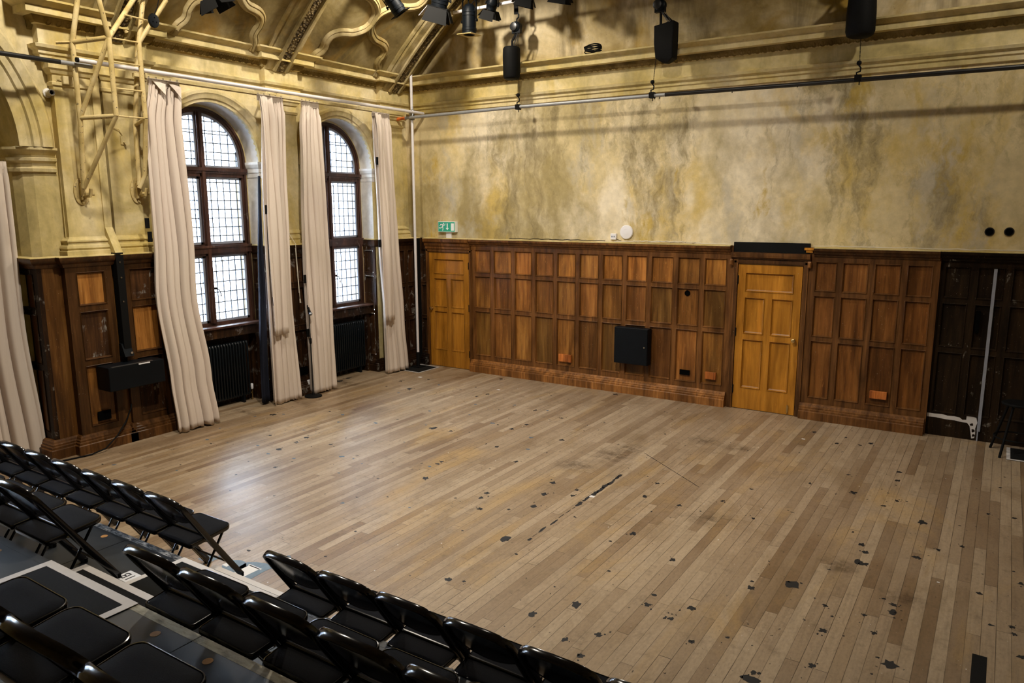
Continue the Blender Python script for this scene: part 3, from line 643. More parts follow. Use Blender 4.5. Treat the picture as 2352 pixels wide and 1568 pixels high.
# ------------------------------------------------------------------ windows
XG = -.55
def ring(b, c, cz, r0, r1, x0, x1, n=28, a0=0, a1=PI):
    R = []
    for i in range(n + 1):
        a = a0 + (a1 - a0) * i / n; ca, sa = math.cos(a), math.sin(a)
        R.append([(x0, c + r0 * ca, cz + r0 * sa), (x1, c + r0 * ca, cz + r0 * sa), (x1, c + r1 * ca, cz + r1 * sa), (x0, c + r1 * ca, cz + r1 * sa)])
    b.rings(R)
def window(n, c):
    RO, RI, zs = .69, .625, 3.40; label = ('tall arched leaded window behind the left curtain', 'tall arched leaded window nearest the room corner')[n - 1]
    b = MB(); ring(b, c, zs, RO, RI, XG - .05, XG + .03); ring(b, c, zs, RO, .655, XG + .03, XG + .05)
    for s in (-1, 1):
        b.box(XG - .05, XG + .03, c + s * RO, c + s * RI, 1.14, zs); b.box(XG + .03, XG + .05, c + s * RO, c + s * .655, 1.14, zs)
    b.box(XG - .05, XG + .035, c - RO, c + RO, 1.135, 1.205)
    w = b.build('window_frame', 'window_wood', None)
    root = frame_empty('window_%d' % n, label); w.parent = root
    b = MB(); b.box(XG - .06, XG + .05, c - .045, c + .045, 1.2, zs + RI + .01); b.box(XG + .05, XG + .075, c - .022, c + .022, 1.2, zs + RI); b.build('mullion', 'window_wood', root)
    b = MB(); b.box(XG - .05, XG + .05, c - RI, c + RI, 3.19, 3.315); b.box(XG + .03, XG + .085, c - RO, c + RO, 3.265, 3.31); b.box(XG + .03, XG + .065, c - RO, c + RO, 3.235, 3.265); b.build('transom', 'window_wood', root)
    b = MB(); b.box(XG - .05, XG + .05, c - RI, c + RI, 2.13, 2.285); b.box(XG + .03, XG + .085, c - RO, c + RO, 2.235, 2.27); b.box(XG + .03, XG + .07, c - RO, c + RO, 2.16, 2.235); b.build('transom', 'window_wood', root)
    for s in (-1, 1):
        ya, yb = sorted((c + s * .045, c + s * RI))
        for z0, z1 in ((1.205, 2.13), (2.285, 3.19)):
            b = MB(); f = .032
            b.box(XG - .03, XG + .01, ya, ya + f, z0, z1); b.box(XG - .03, XG + .01, yb - f, yb, z0, z1); b.box(XG - .03, XG + .01, ya, yb, z0, z0 + f); b.box(XG - .03, XG + .01, ya, yb, z1 - f, z1)
            ca = b.build('casement', 'sash_metal', root)
            MB().box(XG - .012, XG - .009, ya + f, yb - f, z0 + f, z1 - f).build('glass_pane', 'glass', ca)
            g = MB(); nc, nr = 5, 7 if z0 > 2 else 6
            for i in range(1, nc + 1): yy = ya + f + (yb - ya - 2 * f) * (i - .4) / nc; g.box(XG - .018, XG - .004, yy - .0058, yy + .0058, z0 + f, z1 - f)
            for i in range(1, nr + 1): zz = z0 + f + (z1 - z0 - 2 * f) * (i - .35) / nr; g.box(XG - .019, XG - .003, ya + f, yb - f, zz - .007, zz + .007)
            g.build('leaded_bars', 'lead', ca)
            if z0 < 2 and s > 0:
                h = MB(); y = ya + .045; h.box(XG, XG + .03, y - .02, y + .015, 1.66, 1.69); h.tube([(XG + .02, y, 1.67), (XG + .045, y + .03, 1.66), (XG + .05, y + .05, 1.62), (XG + .05, y + .055, 1.56)], [.008, .008, .007, .009], 8); h.build('window_handle', 'matt_black', ca, True)
        # arched top light
        A = [(c + s * .045, 3.315)] + [(c + s * RI * math.sin(t_), 3.40 + RI * math.cos(t_)) for t_ in [math.asin(.045 / RI) + (PI / 2 - math.asin(.045 / RI)) * i / 14 for i in range(15)]] + [(c + s * RI, 3.315)]
        b = MB(); R = []; cy, cz = c + s * .30, 3.60
        In = [(y + (cy - y) * .1, z + (cz - z) * .1) for y, z in A]
        for (y, z), (yi, zi) in zip(A, In): R.append([(XG - .03, y, z), (XG + .01, y, z), (XG + .01, yi, zi), (XG - .03, yi, zi)])
        b.rings(R + [R[0]], True, False); ca = b.build('casement', 'sash_metal', root)
        g = MB(); g.prism([(XG - .012, y, z) for y, z in In], (.003, 0, 0)); g.build('glass_pane', 'glass', ca)
        g = MB()
        for i in range(1, 6):
            yy = c + s * (.045 + .58 * (i - .4) / 5); d = abs(yy - c); top = 3.40 + math.sqrt(max(.0, (RI - .03) ** 2 - d * d)); g.box(XG - .018, XG - .004, yy - .0055, yy + .0055, 3.33, top)
        for zz in (3.42, 3.52, 3.64, 3.76, 3.80, 3.92):
            h_ = zz - 3.40; wd = math.sqrt(max(0, (RI - .03) ** 2 - h_ * h_)); g.box(XG - .019, XG - .003, *sorted((c + s * .05, c + s * wd)), zz - .0065, zz + .0065)
        g.build('leaded_bars', 'lead', ca)
    return root
window(1, BAYS[0]); window(2, BAYS[1])
# unseen bay window at the left, kept narrow to limit its daylight
root = frame_empty('window_3', 'unseen narrow window of the left bay, beyond the far left curtain')
b = MB(); W0, W1_ = BC - 1.42, BC - .38
for y in (W0, (W0 + W1_) / 2, W1_): b.box(-.86, -.78, y - .05, y + .05, .9, 4.2)
for z in (.93, 2.2, 3.3, 4.2): b.box(-.86, -.78, W0 - .05, W1_ + .05, z - .05, z + .05)
b.build('window_frame', 'window_wood', root)
MB().box(-.815, -.812, W0, W1_, .95, 4.2).build('glass_pane', 'glass', root)
b = MB()
for i in range(1, 10): b.box(-.818, -.809, W0 + i * .105 - .004, W0 + i * .105 + .004, .95, 4.2)
for i in range(1, 24): b.box(-.818, -.809, W0, W1_, .95 + i * .138 - .004, .95 + i * .138 + .004)
b.build('leaded_bars', 'lead', root)
b = MB(); b.box(-.90, -.80, BC - 1.55, W0 - .04, 0, 5.2); b.box(-.90, -.80, W1_ + .04, BC + 1.55, 2.2, 5.2); b.box(-.90, -.80, W0 - .04, W1_ + .04, 4.24, 5.2); b.build('light_block_wall', 'plaster_window', wl)  # added wall, closes most of the bay to hold back daylight
b = MB(); b.box(-.90, -.80, BC - 1.55, W1_ + .04, 0, .88); b.box(-.90, -.80, W1_ + .04, BC + 1.55, 0, 2.2); b.build('apron', 'oak_worn', root)  # added lower boarding, blocks daylight below the infill

# ------------------------------------------------------------------ radiators
def radiator(c, w, label):
    r = thing('radiator', label, 'radiator', (-.47, c, 0), 0, 'column radiators below the windows'); n = int(w / .046); z0, z1 = .10, .885
    for half, x in (('column_bank', .045), ('column_bank', -.045)):
        b = MB()
        for i in range(n):
            y = -w / 2 + (i + .5) * w / n; b.tube([(x - .02 if x > 0 else x + .02, y, z0 + .0), (x, y, z0 + .03), (x, y, z1 - .03), (x - .02 if x > 0 else x + .02, y, z1)], .0145, 8, up=(1, 0, 0))
        b.build(half, 'radiator', r, True)
    for z in (z0 + .01, z1 - .01):
        b = MB(); b.tube([(0, -w / 2, z), (0, w / 2, z)], .022, 10); b.tube([(.03, -w / 2, z), (.03, w / 2, z)], .012, 8); b.build('header_pipe', 'radiator', r, True)
    for y in (-w / 2 + .12, w / 2 - .12): b = MB(); b.box(-.05, .05, y - .015, y + .015, 0, z0 + .01); b.build('foot', 'radiator', r)
    b = MB(); b.tube([(0, w / 2 - .01, z0 + .01), (0, w / 2 + .05, z0 + .01)], .012, 8); b.tube([(0, w / 2 + .05, 0), (0, w / 2 + .05, z0 + .08)], .009, 8); vv = b.build('valve', 'brass', r, True)
    b = MB(); b.lathe([(.018, z0 + .06), (.022, z0 + .07), (.022, z0 + .13), (.017, z0 + .14)], (0, w / 2 + .05, 0), 14); b.build('valve_head', 'white_plastic', vv, True)
    return r
radiator(-3.84, .92, 'tall black column radiator under the left arched window')
radiator(-1.57, 1.12, 'tall black column radiator under the arched window nearest the corner')
# ------------------------------------------------------------------ curtains
def lerp(a, b, t): return a + (b - a) * t
def prof(tab, v):
    for (v0, *a), (v1, *b_) in zip(tab, tab[1:]):
        if v <= v1: t = (v - v0) / (v1 - v0); t = t * t * (3 - 2 * t); return [lerp(p, q, t) for p, q in zip(a, b_)]
    return list(tab[-1][1:])
def cloth(name, tab, z0, z1, xc, folds, amp, mat, parent, seed, nv=60, nu=150, thick=.005, hem=True):
    """tab: (height fraction from the top, left y, right y, x shift); pleated hanging cloth"""
    r = random.Random(seed); ph = [r.uniform(0, 6.28) for _ in range(6)]; am = [r.uniform(.65, 1.25) for _ in range(folds + 2)]; wd = [r.uniform(.45, 1.6) for _ in range(folds)]
    cum = [0]
    for w in wd: cum.append(cum[-1] + w)
    cum = [c / cum[-1] for c in cum]; R = []
    for j in range(nv + 1):
        v = j / nv; yl, yr, dx = prof(tab, v); z = lerp(z1, z0, v); row = []
        gather = min(1, v / .05); flare = .75 + .45 * v
        for i in range(nu + 1):
            u = i / nu; k = max(q for q in range(folds) if cum[q] <= u or q == 0); k = min(k, folds - 1); lu = (u - cum[k]) / (cum[k + 1] - cum[k])
            A = lerp(am[k], am[k + 1], lu) * amp * flare * (.45 + .55 * gather)
            w = 1 - 2 * ((1 - math.cos(2 * PI * lu + .5 * math.sin(3 * v + ph[3] + k))) / 2) ** 1.9
            if v < .035: w = .55 * w + .45 * math.cos(2 * PI * lu * 3 + k)
            x = xc + dx + A * w + .012 * math.sin(3.1 * v * 2 + ph[0] + 5 * u) + .008 * math.sin(11 * v + ph[1] + 9 * u) * (1 - .5 * v)
            y = lerp(yl, yr, u) + (.018 * math.sin(2 * PI * lu) * flare) + .012 * math.sin(4 * v + ph[2] + 3 * u) * (v)
            row.append((x, y, z + (.01 * math.sin(6.28 * lu + k) if v == 1 and hem else 0)))
        R.append(row)
    o = MB().rings(R, False, False).build(name, mat, parent, True, auto=80)
    s = o.modifiers.new('thickness', 'SOLIDIFY'); s.thickness = thick; s.offset = 0
    return o
def curtain(label, tab, xc, folds, amp, seed, z1=4.255, z0=.02, group='cream curtains along the window wall'):
    y = (tab[0][1] + tab[0][2]) / 2
    r = thing('curtain', label, 'curtain', (0, 0, 0), 0, group)
    cloth('drop', tab, z0, z1, xc, folds, amp, 'curtain', r, seed)
    b = MB(); yl, yr = tab[0][1], tab[0][2]
    b.box(xc - .008, xc + .012, yl, yr, z1 - .07, z1 + .012); b.build('heading_tape', 'curtain', r)
    for i in range(5):
        yy = lerp(yl + .02, yr - .02, i / 4); h = MB(); h.tube([(xc, yy, z1 - .01), (xc, yy, z1 + .03)], .006, 6); h.build('hook', 'chrome', r)
    return r
XC = .075
c1_ = curtain('cream curtain bunched beside the left pier, its top corners flopping open', [(0, -4.90, -4.50, 0), (.12, -5.00, -4.54, 0), (.45, -5.0, -4.50, 0), (.6, -5.03, -4.52, .0), (.85, -4.97, -4.42, .03), (1, -4.95, -4.37, .06)], XC, 5, .060, 3)
for k, (y, dz) in enumerate(((-4.80, .0), (-4.60, -.01))):
    b = MB(); q = [(XC + .03, y - .07, 4.25 + dz), (XC + .09, y - .02, 4.15), (XC + .10, y + .05, 4.08 - .02 * k), (XC + .05, y + .09, 4.21 + dz)]; b.prism(q, (.006, 0, .002)); b.build('heading_flap', 'curtain', c1_)
c2_ = curtain('cream curtain right of the left window with a navy lining and a shorter front layer', [(0, -3.36, -2.94, 0), (.3, -3.40, -2.98, 0), (.6, -3.42, -3.0, 0), (1, -3.42, -2.94, .0)], XC, 5, .050, 8)
cloth('short_layer', [(0, -3.36, -3.16, -.03), (.1, -3.37, -3.17, 0), (1, -3.42, -3.14, .02)], 1.02, 4.24, XC + .075, 2, .030, 'curtain', c2_, 21, 30, 60)
cloth('lining', [(0, -3.39, -3.36, 0.06), (.4, -3.44, -3.36, .0), (1, -3.48, -3.36, -.05)], .03, 3.2, XC - .11, 2, .03, 'lining', c2_, 22, 30, 40)
c3_ = curtain('cream curtain left of the window nearest the corner, behind the microphone stand', [(0, -2.61, -2.29, 0), (.1, -2.66, -2.29, 0), (.35, -2.70, -2.27, 0), (.7, -2.71, -2.24, 0), (1, -2.70, -2.20, -.01)], XC, 5, .048, 14)
c4_ = curtain('cream curtain nearest the room corner with a shorter front layer', [(0, -1.16, -.77, 0), (.5, -1.14, -.66, 0), (.8, -1.06, -.60, 0), (1, -1.03, -.53, .0)], XC - .02, 5, .048, 27)
cloth('short_layer', [(0, -1.16, -1.0, -.02), (.1, -1.16, -1.0, 0), (1, -1.13, -.90, .02)], .92, 4.24, XC + .055, 2, .028, 'curtain', c4_, 31, 30, 60)
c0_ = curtain('long cream curtain at the far left edge hanging in the big arch', [(0, -7.3, -6.29, 0), (.5, -7.3, -6.30, 0), (1, -7.2, -6.25, .0)], -.42, 9, .055, 41, 3.26, .02)
for root_, ys in ((c1_, ((-5.06, 2.60, 0), (-5.04, 2.44, 0))), (c2_, ((-3.35, 3.4, .05), (-3.36, 2.75, .05), (-3.37, 1.5, .11))), (c3_, ((-2.72, 1.75, .02), (-2.70, .95, .0))), (c4_, ((-1.15, 3.5, .05), (-1.16, 2.2, .05)))):
    for y, z, dx in ys: b = MB(); b.box(XC - .01 + dx, XC + .004 + dx, y - .02, y + .03, z - .06, z + .06); b.build('hook_tape', 'matt_black', root_)

# ------------------------------------------------------------------ poles
b = MB(); b.box(.02, .07, -5.05, -.42, 4.262, 4.30); b.box(.03, .06, -5.05, -.42, 4.252, 4.262)
tr_ = tag(b.build('curtain_track', 'plaster_window'), 'cream timber curtain track under the pale pole along the window wall', 'curtain track')
for y in (-4.9, -3.0, -1.4): b = MB(); b.box(-.2, .06, y - .012, y + .012, 4.30, 4.316); b.build('bracket', 'plaster_window', tr_)
r = thing('tube_pole', 'pale scaffold pole running above the curtains into the room corner', 'pole', (.178, -5.75, 4.325))
b = MB(); b.tube([(0, 0, 0), (0, 2.2, -.005), (0, 5.70, 0)], .0245, 14); b.build('tube', 'white_tube', r, True)
b = MB(); b.tube([(0, -.002, 0), (0, .02, 0)], .0265, 14); b.build('end_cap', 'matt_black', r, True)
r = thing('tube_pole', 'black pole with a grey end at the upper left before the big arch', 'pole', (.10, -9.6, 4.29))
b = MB(); b.tube([(0, 0, 0), (0, 3.72, 0)], .0245, 14); b.build('tube', 'black_tube', r, True)
b = MB(); b.tube([(0, 3.72, 0), (0, 4.05, 0)], .0245, 14); b.build('bare_end', 'steel', r, True)
PX, PY = .125, -.28
r = thing('tube_pole', 'upright pale scaffold pole in the room corner on a black foot', 'pole', (PX, PY, 0))
b = MB(); b.tube([(0, 0, .25), (0, 0, 5.12)], .0235, 14); b.build('tube', 'white_tube', r, True)
b = MB(); b.tube([(0, 0, .0), (0, 0, .27)], .032, 14); b.box(-.09, .09, -.09, .09, .006, .02); b.build('foot_sleeve', 'matt_black', r, True)
b = MB(); b.box(-.03, .03, -.03, -.022, 4.20, 4.36); b.box(.022, .032, -.03, .03, 4.20, 4.37); b.tube([(.02, -.04, 4.21), (.05, -.06, 4.235), (.06, -.05, 4.29), (.05, -.03, 4.36), (.03, -.02, 4.41)], .006, 6); b.build('clamp', 'cast', r, True)
def taped_mat(label, x0, x1, y0, y1, z, tp, sides, cat='floor mat', th=.006, base='grip', raised=0):
    o = MB().box(x0, x1, y0, y1, z, z + th).build('taped_mat', base); tag(o, label, cat)
    t0, t1 = z + th, z + th + .0015
    for n_, s in enumerate(sides):
        b = MB(); t1 = z + th + .0012 + .0004 * n_
        if s == 'l': b.box(x0 - .002, x0 + tp, y0, y1, t0, t1)
        if s == 'r': b.box(x1 - tp, x1 + .002, y0, y1, t0, t1)
        if s == 'f': b.box(x0, x1, y1 - tp, y1 + .002, t0, t1)
        if s == 'b': b.box(x0, x1, y0 - .002, y0 + tp, t0, t1)
        b.build('tape_strip', 'tape', o)
    return o
taped_mat('black square mat edged with white tape under the corner pole', -.06, .46, -.66, -.095, 0, .022, 'lrfb', th=.005)
taped_mat('black mat with white taped edge at the far right under the stool', 8.83, 10.0, -.56, -.06, 0, .035, 'lb', th=.005)

YP = -.336
r = thing('hanging_bar', 'long horizontal bar hung before the back wall, grey at left and black at right', 'bar', (0, YP, 4.245))
b = MB(); b.tube([(.02, 0, -.01), (2.26, 0, .008), (4.62, 0, .0)], .0245, 14); b.build('grey_tube', 'steel', r, True)
b = MB(); b.tube([(4.60, 0, 0), (6.96, 0, -.025), (11.2, 0, -.05)], .0265, 14); b.build('black_tube', 'black_tube', r, True)
b = MB(); b.tube([(-.17, 0, -.018), (.03, 0, -.01)], .026, 12); b.build('orange_cap', 'orange', r, True)
for x in (4.45, 4.52, 5.5, 6.3): b = MB(); b.tube([(x, 0, -.02), (x, 0, -.05)], .006, 6); b.build('bolt', 'matt_black', r, True)

def chain(b, p, q, w=.008, pitch=.022):
    p, q = Vector(p), Vector(q); L = (q - p).length; n = max(2, int(L / pitch)); t = (q - p) / n
    for i in range(n):
        a = p + t * i; c = a + t * 1.18; o = Vector((w * .5, 0, 0)) if i % 2 else Vector((0, w * .5, 0))
        for s in (-1, 1): b.tube([a + o * s, c + o * s], w * .32, 4, True)
def hoist(u_block, v_block, u_bag, bag_top, bag_bot, u_clamp, kind, label, halfw):
    blk = at(u_block, v_block, 1, YP); cl = at(u_clamp, 215, 1, YP); bar_z = 4.25 - .0055 * max(0, cl.x - 4)
    r = thing('chain_hoist', label, 'hoist', (blk.x, YP, blk.z), 0, 'chain hoists hanging before the back wall'); L = lambda p: (p[0] - blk.x, p[1] - YP, p[2] - blk.z)
    b = MB(); b.lathe([(.02, -.06), (.055, -.055), (.075, -.035), (.075, .035), (.055, .055), (.02, .06)], (0, 0, 0), 20, 1); b.box(-.07, .07, -.03, .03, -.09, .03)
    b.build('hoist_block', 'satin_black', r, True)
    b = MB(); b.lathe([(.045, -.075), (.06, -.07), (.06, -.058)], (-.02, 0, 0), 16, 1); b.build('cover_plate', 'black_tube', r, True)
    b = MB(); b.tube([(0, 0, .07), (.0, 0, .11), (.03, 0, .13), (.035, 0, .17), (.0, 0, .20), (-.02, 0, .18)], .011, 8); b.build('top_hook', 'satin_black', r, True)
    b = MB(); tz = VC[1] + math.sqrt(VR ** 2 - (blk.x - VC[0]) ** 2) - blk.z - .05; b.flat([(-.01, 0, .18), (-.015, 0, .6), (-.01, 0, tz)], (0, 1, 0), .02, .07); b.build('sling', 'matt_black', r, True)
    bx = at(u_bag, (bag_top + bag_bot) / 2, 1, YP).x - blk.x; zt = at(u_bag, bag_top, 1, YP).z - blk.z; zb = at(u_bag, bag_bot, 1, YP).z - blk.z; w = halfw
    b = MB()
    if kind == 'round': b.lathe([(w * .55, zt + .005), (w * .86, zt), (w * .97, zt - .03), (w, zt - .12), (w * .98, zt - .25), (w * .96, zb + .05), (w * .86, zb + .012), (w * .6, zb)], (bx, 0, 0), 28)
    elif kind == 'box': b.rings([[(bx - w, -.10, zt - .02), (bx + w, -.10, zt + .02), (bx + w, .08, zt + .02), (bx - w, .08, zt - .02)], [(bx - w * .92, -.12, zt - .25), (bx + w * 1.0, -.12, zt - .25), (bx + w * .98, .09, zt - .25), (bx - w * .9, .09, zt - .25)], [(bx - w * .8, -.10, zb + .07), (bx + w * .98, -.10, zb + .06), (bx + w * .96, .08, zb + .06), (bx - w * .8, .08, zb + .07)], [(bx - w * .2, -.05, zb + .01), (bx + w * .3, -.05, zb), (bx + w * .3, .04, zb), (bx - w * .2, .04, zb + .01)]])
    else: b.lathe([(w * .8, zt), (w * .92, zt - .05), (w * .97, zt - .2), (w, zb + .25), (w, zb + .07), (w * .9, zb + .02), (w * .6, zb)], (bx, 0, 0), 24)
    b.build('chain_bag', 'matt_black', r, True, .012)
    b = MB()
    if kind == 'round': b.flat([(-.01, 0, -.09), (bx + .01, 0, zt + .08), (bx + .01, 0, zt - .01)], (0, 1, 0), .02, .034)
    else:
        for s in (-.6, .75): b.flat([(.01, 0, -.08), (bx + s * w, 0, zt + .0)], (0, 1, 0), .03, .03)
    b.build('bag_strap', 'matt_black', r)
    b = MB()
    for dx in (.02, .035, .065): chain(b, (dx, -.02, -.08), (bx + dx + .02, -.02, zt - .005), .008)
    b.build('loop_chain', 'cast', r)
    e = L((cl.x, YP, bar_z)); b = MB(); chain(b, (.0, .03, -.08), (e[0], .03, e[2] + .18), .007); b.build('load_chain', 'satin_black', r)
    b = MB(); b.lathe([(.012, .20), (.026, .19), (.028, .165), (.014, .15)], (e[0], 0, e[2]), 14); b.tube([(e[0], 0, e[2] + .15), (e[0] + .022, 0, e[2] + .12), (e[0] + .018, 0, e[2] + .08), (e[0] - .02, 0, e[2] + .07), (e[0] - .018, 0, e[2] + .045)], .009, 8)
    b.box(e[0] - .035, e[0] + .035, -.036, .036, e[2] - .034, e[2] + .04); b.tube([(e[0] + .02, -.02, e[2] - .03), (e[0] + .02, -.02, e[2] - .075)], .006, 6); b.build('hook_and_clamp', 'matt_black', r, True)
    return r
hoist(1187, 62, 1175, 108, 183, 1190, 'round', 'chain hoist with a rounded black bag, nearest the room corner', .132)
hoist(1517, 12, 1530, 56, 147, 1498, 'box', 'chain hoist with a black bag tapering to a point, middle of the three', .138)
hoist(1985, -75, 1979, -30, 86, 1968, 'tall', 'chain hoist with a tall black bag cut by the top edge, rightmost of the three', .16)

# ------------------------------------------------------------------ stage lanterns
def lantern(p, rot, rad, ln, doors, label, mount=.5, white=False, frame=True, face='matt_black'):
    r = thing('stage_lantern', label, 'stage light', p, 0, 'stage lanterns under the vault'); r.rotation_euler = rot
    b = MB(); h = ln / 2
    b.lathe([(rad * .25, h + .01), (rad * .62, h - .005), (rad * .9, h - .05), (rad * .98, h - .10), (rad * 1.06, h - .105), (rad * 1.06, h - .12), (rad, h - .125), (rad * 1.05, h - .15), (rad * 1.05, h - .165), (rad * .98, h - .17), (rad * .98, -h + .09), (rad * 1.05, -h + .085), (rad * 1.05, -h + .05), (rad * .99, -h + .045), (rad * .99, -h), (rad * .86, -h), (rad * .84, -h + .05), (rad * .3, -h + .14)], (0, 0, 0), 28)
    b.build('body', 'satin_black', r, True)
    if frame:
        f = rad * 1.28; b = MB(); R = []
        for z in (-h, -h - .006):
            R += []
        n = 24; ins = [(rad * .86 * math.cos(2 * PI * k / n), rad * .86 * math.sin(2 * PI * k / n)) for k in range(n)]
        ots = [(lambda c_, s_: (f * c_ / max(abs(c_), abs(s_)), f * s_ / max(abs(c_), abs(s_))))(math.cos(2 * PI * k / n), math.sin(2 * PI * k / n)) for k in range(n)]
        b.rings([[(*ins[k], -h), (*ots[k], -h), (*ots[k], -h - .008), (*ins[k], -h - .008)] for k in list(range(n)) + [0]], True, False); b.build('colour_frame', face, r)
    for k in range(4 if doors else 0):
        a = PI / 2 * k; c_, s_ = math.cos(a), math.sin(a); f = rad * 1.2; L = rad * (1.7 if k % 2 else 1.35); o = rad * .75
        P = [(f, -f * .95, -h - .01), (f, f * .95, -h - .01), (f + o, f * 1.25, -h - .01 - L), (f + o, -f * 1.25, -h - .01 - L)]
        b = MB(); b.prism([(x * c_ - y * s_, x * s_ + y * c_, z) for x, y, z in P], (c_ * .004, s_ * .004, .002)); b.build('barn_door', 'tape' if white and k == 2 else 'matt_black', r)
    b = MB(); w = rad * 1.18; b.flat([(-w, 0, -.02), (-w, 0, h + .06), (-w * .6, 0, h + .12), (w * .6, 0, h + .12), (w, 0, h + .06), (w, 0, -.02)], (0, 1, 0), .03, .008); b.build('yoke', 'matt_black', r)
    for s in (-1, 1): b = MB(); b.lathe([(.008, rad), (.012, rad * 1.2), (.022, rad * 1.22), (.022, rad * 1.36), (.01, rad * 1.38)], (0, 0, -.02), 12, 0) if s > 0 else b.lathe([(.008, -rad), (.012, -rad * 1.2), (.022, -rad * 1.22), (.022, -rad * 1.36), (.01, -rad * 1.38)], (0, 0, -.02), 12, 0); b.build('tilt_knob', 'matt_black', r, True)
    b = MB(); b.box(-.03, .03, -.025, .025, h + .12, h + .20); b.tube([(0, 0, h + .18), (0, 0, h + .18 + mount)], .012, 8); b.build('hook_clamp', 'matt_black', r)
    b = MB(); b.tube([(rad * .3, 0, h), (rad * .8, .05, h + .07), (rad * 1.5, .03, h + .02), (rad * 1.9, 0, h + .12), (rad * 1.2, 0, h + .3)], .006, 6); b.build('cable', 'matt_black', r, True)
    return r
yb = -.55; q = at(1016, 34, 1, yb)
bar = thing('lantern_bar', 'short pale lighting bar below the vault beside the stage lanterns', 'bar', (q.x, yb, q.z))
b = MB(); b.tube([(0, 0, 0), (5.2, 0, .03)], .0245, 12); b.build('tube', 'white_tube', bar, True)
b = MB(); b.tube([(.0, 0, 0), (.10, 0, 0)], .0265, 12); b.tube([(.19, 0, 0), (.22, 0, 0)], .03, 12); b.build('sleeve', 'plaster_mould', bar, True)
for x in (.5, 2.5, 4.8): b = MB(); b.tube([(x, 0, 0), (x, 0, VC[1] + math.sqrt(VR ** 2 - (q.x + x - VC[0]) ** 2) - q.z - .03)], .012, 8); b.build('drop_rod', 'matt_black', bar)
lantern(at(1078, 45, 1, yb - .12), (0, .02, 0), .105, .42, False, 'tall black parcan hanging straight down, right of the rib', .3, face='cream_paint')
lantern(at(903, 4, 1, -2.0), (.35, -.5, .2), .095, .34, False, 'black parcan tilted toward the room with a dark square frame, leftmost', .5)
lantern(at(1012, -6, 1, -1.1), (.25, .25, .6), .12, .26, True, 'wide black lantern with a white barn door flap above the rib', .6, True)
lantern(at(1131, 6, 1, yb - .1), (.25, .32, .3), .075, .20, True, 'small black lantern with barn doors right of the parcan', .3, False, False)
lantern(at(1211, -28, 1, yb - .1), (.2, .25, .5), .085, .2, True, 'black lantern with barn doors right of the first hoist sling', .4, False, False)
lantern(at(1291, -38, 1, yb - .1), (.2, .2, .3), .085, .2, True, 'black lantern with barn doors cut by the top edge, furthest right', .4, False, False)
lantern(at(476, -30, 0, 1.3), (.3, -.3, .2), .08, .2, True, 'black barn door lantern at the top edge above the left window', .25, False, False)

# ------------------------------------------------------------------ cream lattice mast on the left pier
r = thing('lattice_mast', 'cream painted steel lattice mast bolted to the left pier', 'lattice mast', (-.1, -5.3, 2.9)); mo = Vector(r.location)
X0, X1 = .08, .47
def mp(u, v, x): return at(u, v, 0, x) - mo
nodes = {'L0': mp(193, 432, -.02), 'L1': mp(184, 271, X0), 'L2': mp(166, 97, X0), 'L3': mp(181, -25, X0 + .12), 'M1': mp(267, 266, X1), 'M2': mp(250, 86, X1), 'M3': mp(219, -30, X1 + .1), 'R0': mp(320, 432, -.02), 'R1': mp(334, 272, .25), 'R2': mp(319, 98, .25), 'R3': mp(331, -25, .25), 'S1': mp(311, 287, -.02), 'S2': mp(316, 100, -.02), 'S0': mp(320, 425, -.03)}
def member(nm, P, rad, n=10):
    b = MB(); b.tube(P, rad, n); return b.build(nm, 'cream_paint', r, True)
N_ = nodes
for P in ((N_['L0'], N_['L1'], N_['L2']), (N_['L2'], N_['L3']), (N_['M1'], N_['M2']), (N_['M2'], N_['M3']), (N_['R1'], N_['R2'], N_['R3']), (N_['S0'], N_['S1'], N_['S2'], mp(318, -20, -.02)), (N_['R1'], mp(334, 400, .02), N_['R0'])): member('leg', P, .027)
for a, c in (('L1', 'M2'), ('M1', 'L0')): member('brace', (N_[a], N_[c]), .024)
member('brace', (N_['M2'], mp(312, -10, .3)), .026); member('brace', (mp(242, -5, .0), N_['S2'] + Vector((0, -.12, .1))), .022); member('brace', (N_['R2'], mp(345, 57, .3), mp(382, 0, .35)), .024)
member('brace', (N_['L2'], N_['M2']), .026); member('brace', (mp(128, 98, .0), N_['L2'], N_['M2']), .016, 4); member('brace', (N_['L1'], N_['M1']), .025); member('brace', (N_['S1'], N_['R1']), .022)
for t_ in (0, .36, .70, 1.0): 
    p, q = N_['M1'].lerp(N_['M2'], t_), N_['R1'].lerp(N_['R2'], t_); member('rung', (p, q), .0095, 8)
member('rung', (mp(286, 34, .42), mp(339, 47, .3)), .0095, 8)
for u, v in ((186, 440), (314, 438)):
    o = at(u, v, 0, -.168) - mo; b = MB(); b.lathe([(.085, .0), (.085, .015), (.075, .02)], (0, 0, 0), 24, 0); b.v = [(x + o.x, y + o.y, z * 1.75 + o.z) for x, y, z in b.v]
    b.box(o.x + .01, o.x + .06, o.y - .028, o.y + .028, o.z - .09, o.z + .09)
    b.lathe([(.014, .02), (.014, .034)], (o.x, o.y, o.z + .118), 8, 0); b.lathe([(.014, .02), (.014, .034)], (o.x, o.y, o.z - .118), 8, 0)
    b.tube([(o.x + .05, o.y + .01, o.z - .05), (o.x + .13, o.y + .03, o.z - .05), (o.x + .15, o.y + .035, o.z + .03)], .02, 8); b.lathe([(.018, -.05), (.018, .05)], (o.x + .12, o.y + .03, o.z - .03), 10, 1)
    b.build('wall_bracket', 'cream_paint', r, True)
o = at(347, 49, 0, .28); sk_ = MB(); sk_.lathe([(.02, -.022), (.058, -.018), (.064, .0), (.058, .018), (.02, .022)], (0, 0, 0), 20, 0); sk_.v = [(x, y, z * 1.25) for x, y, z in sk_.v]
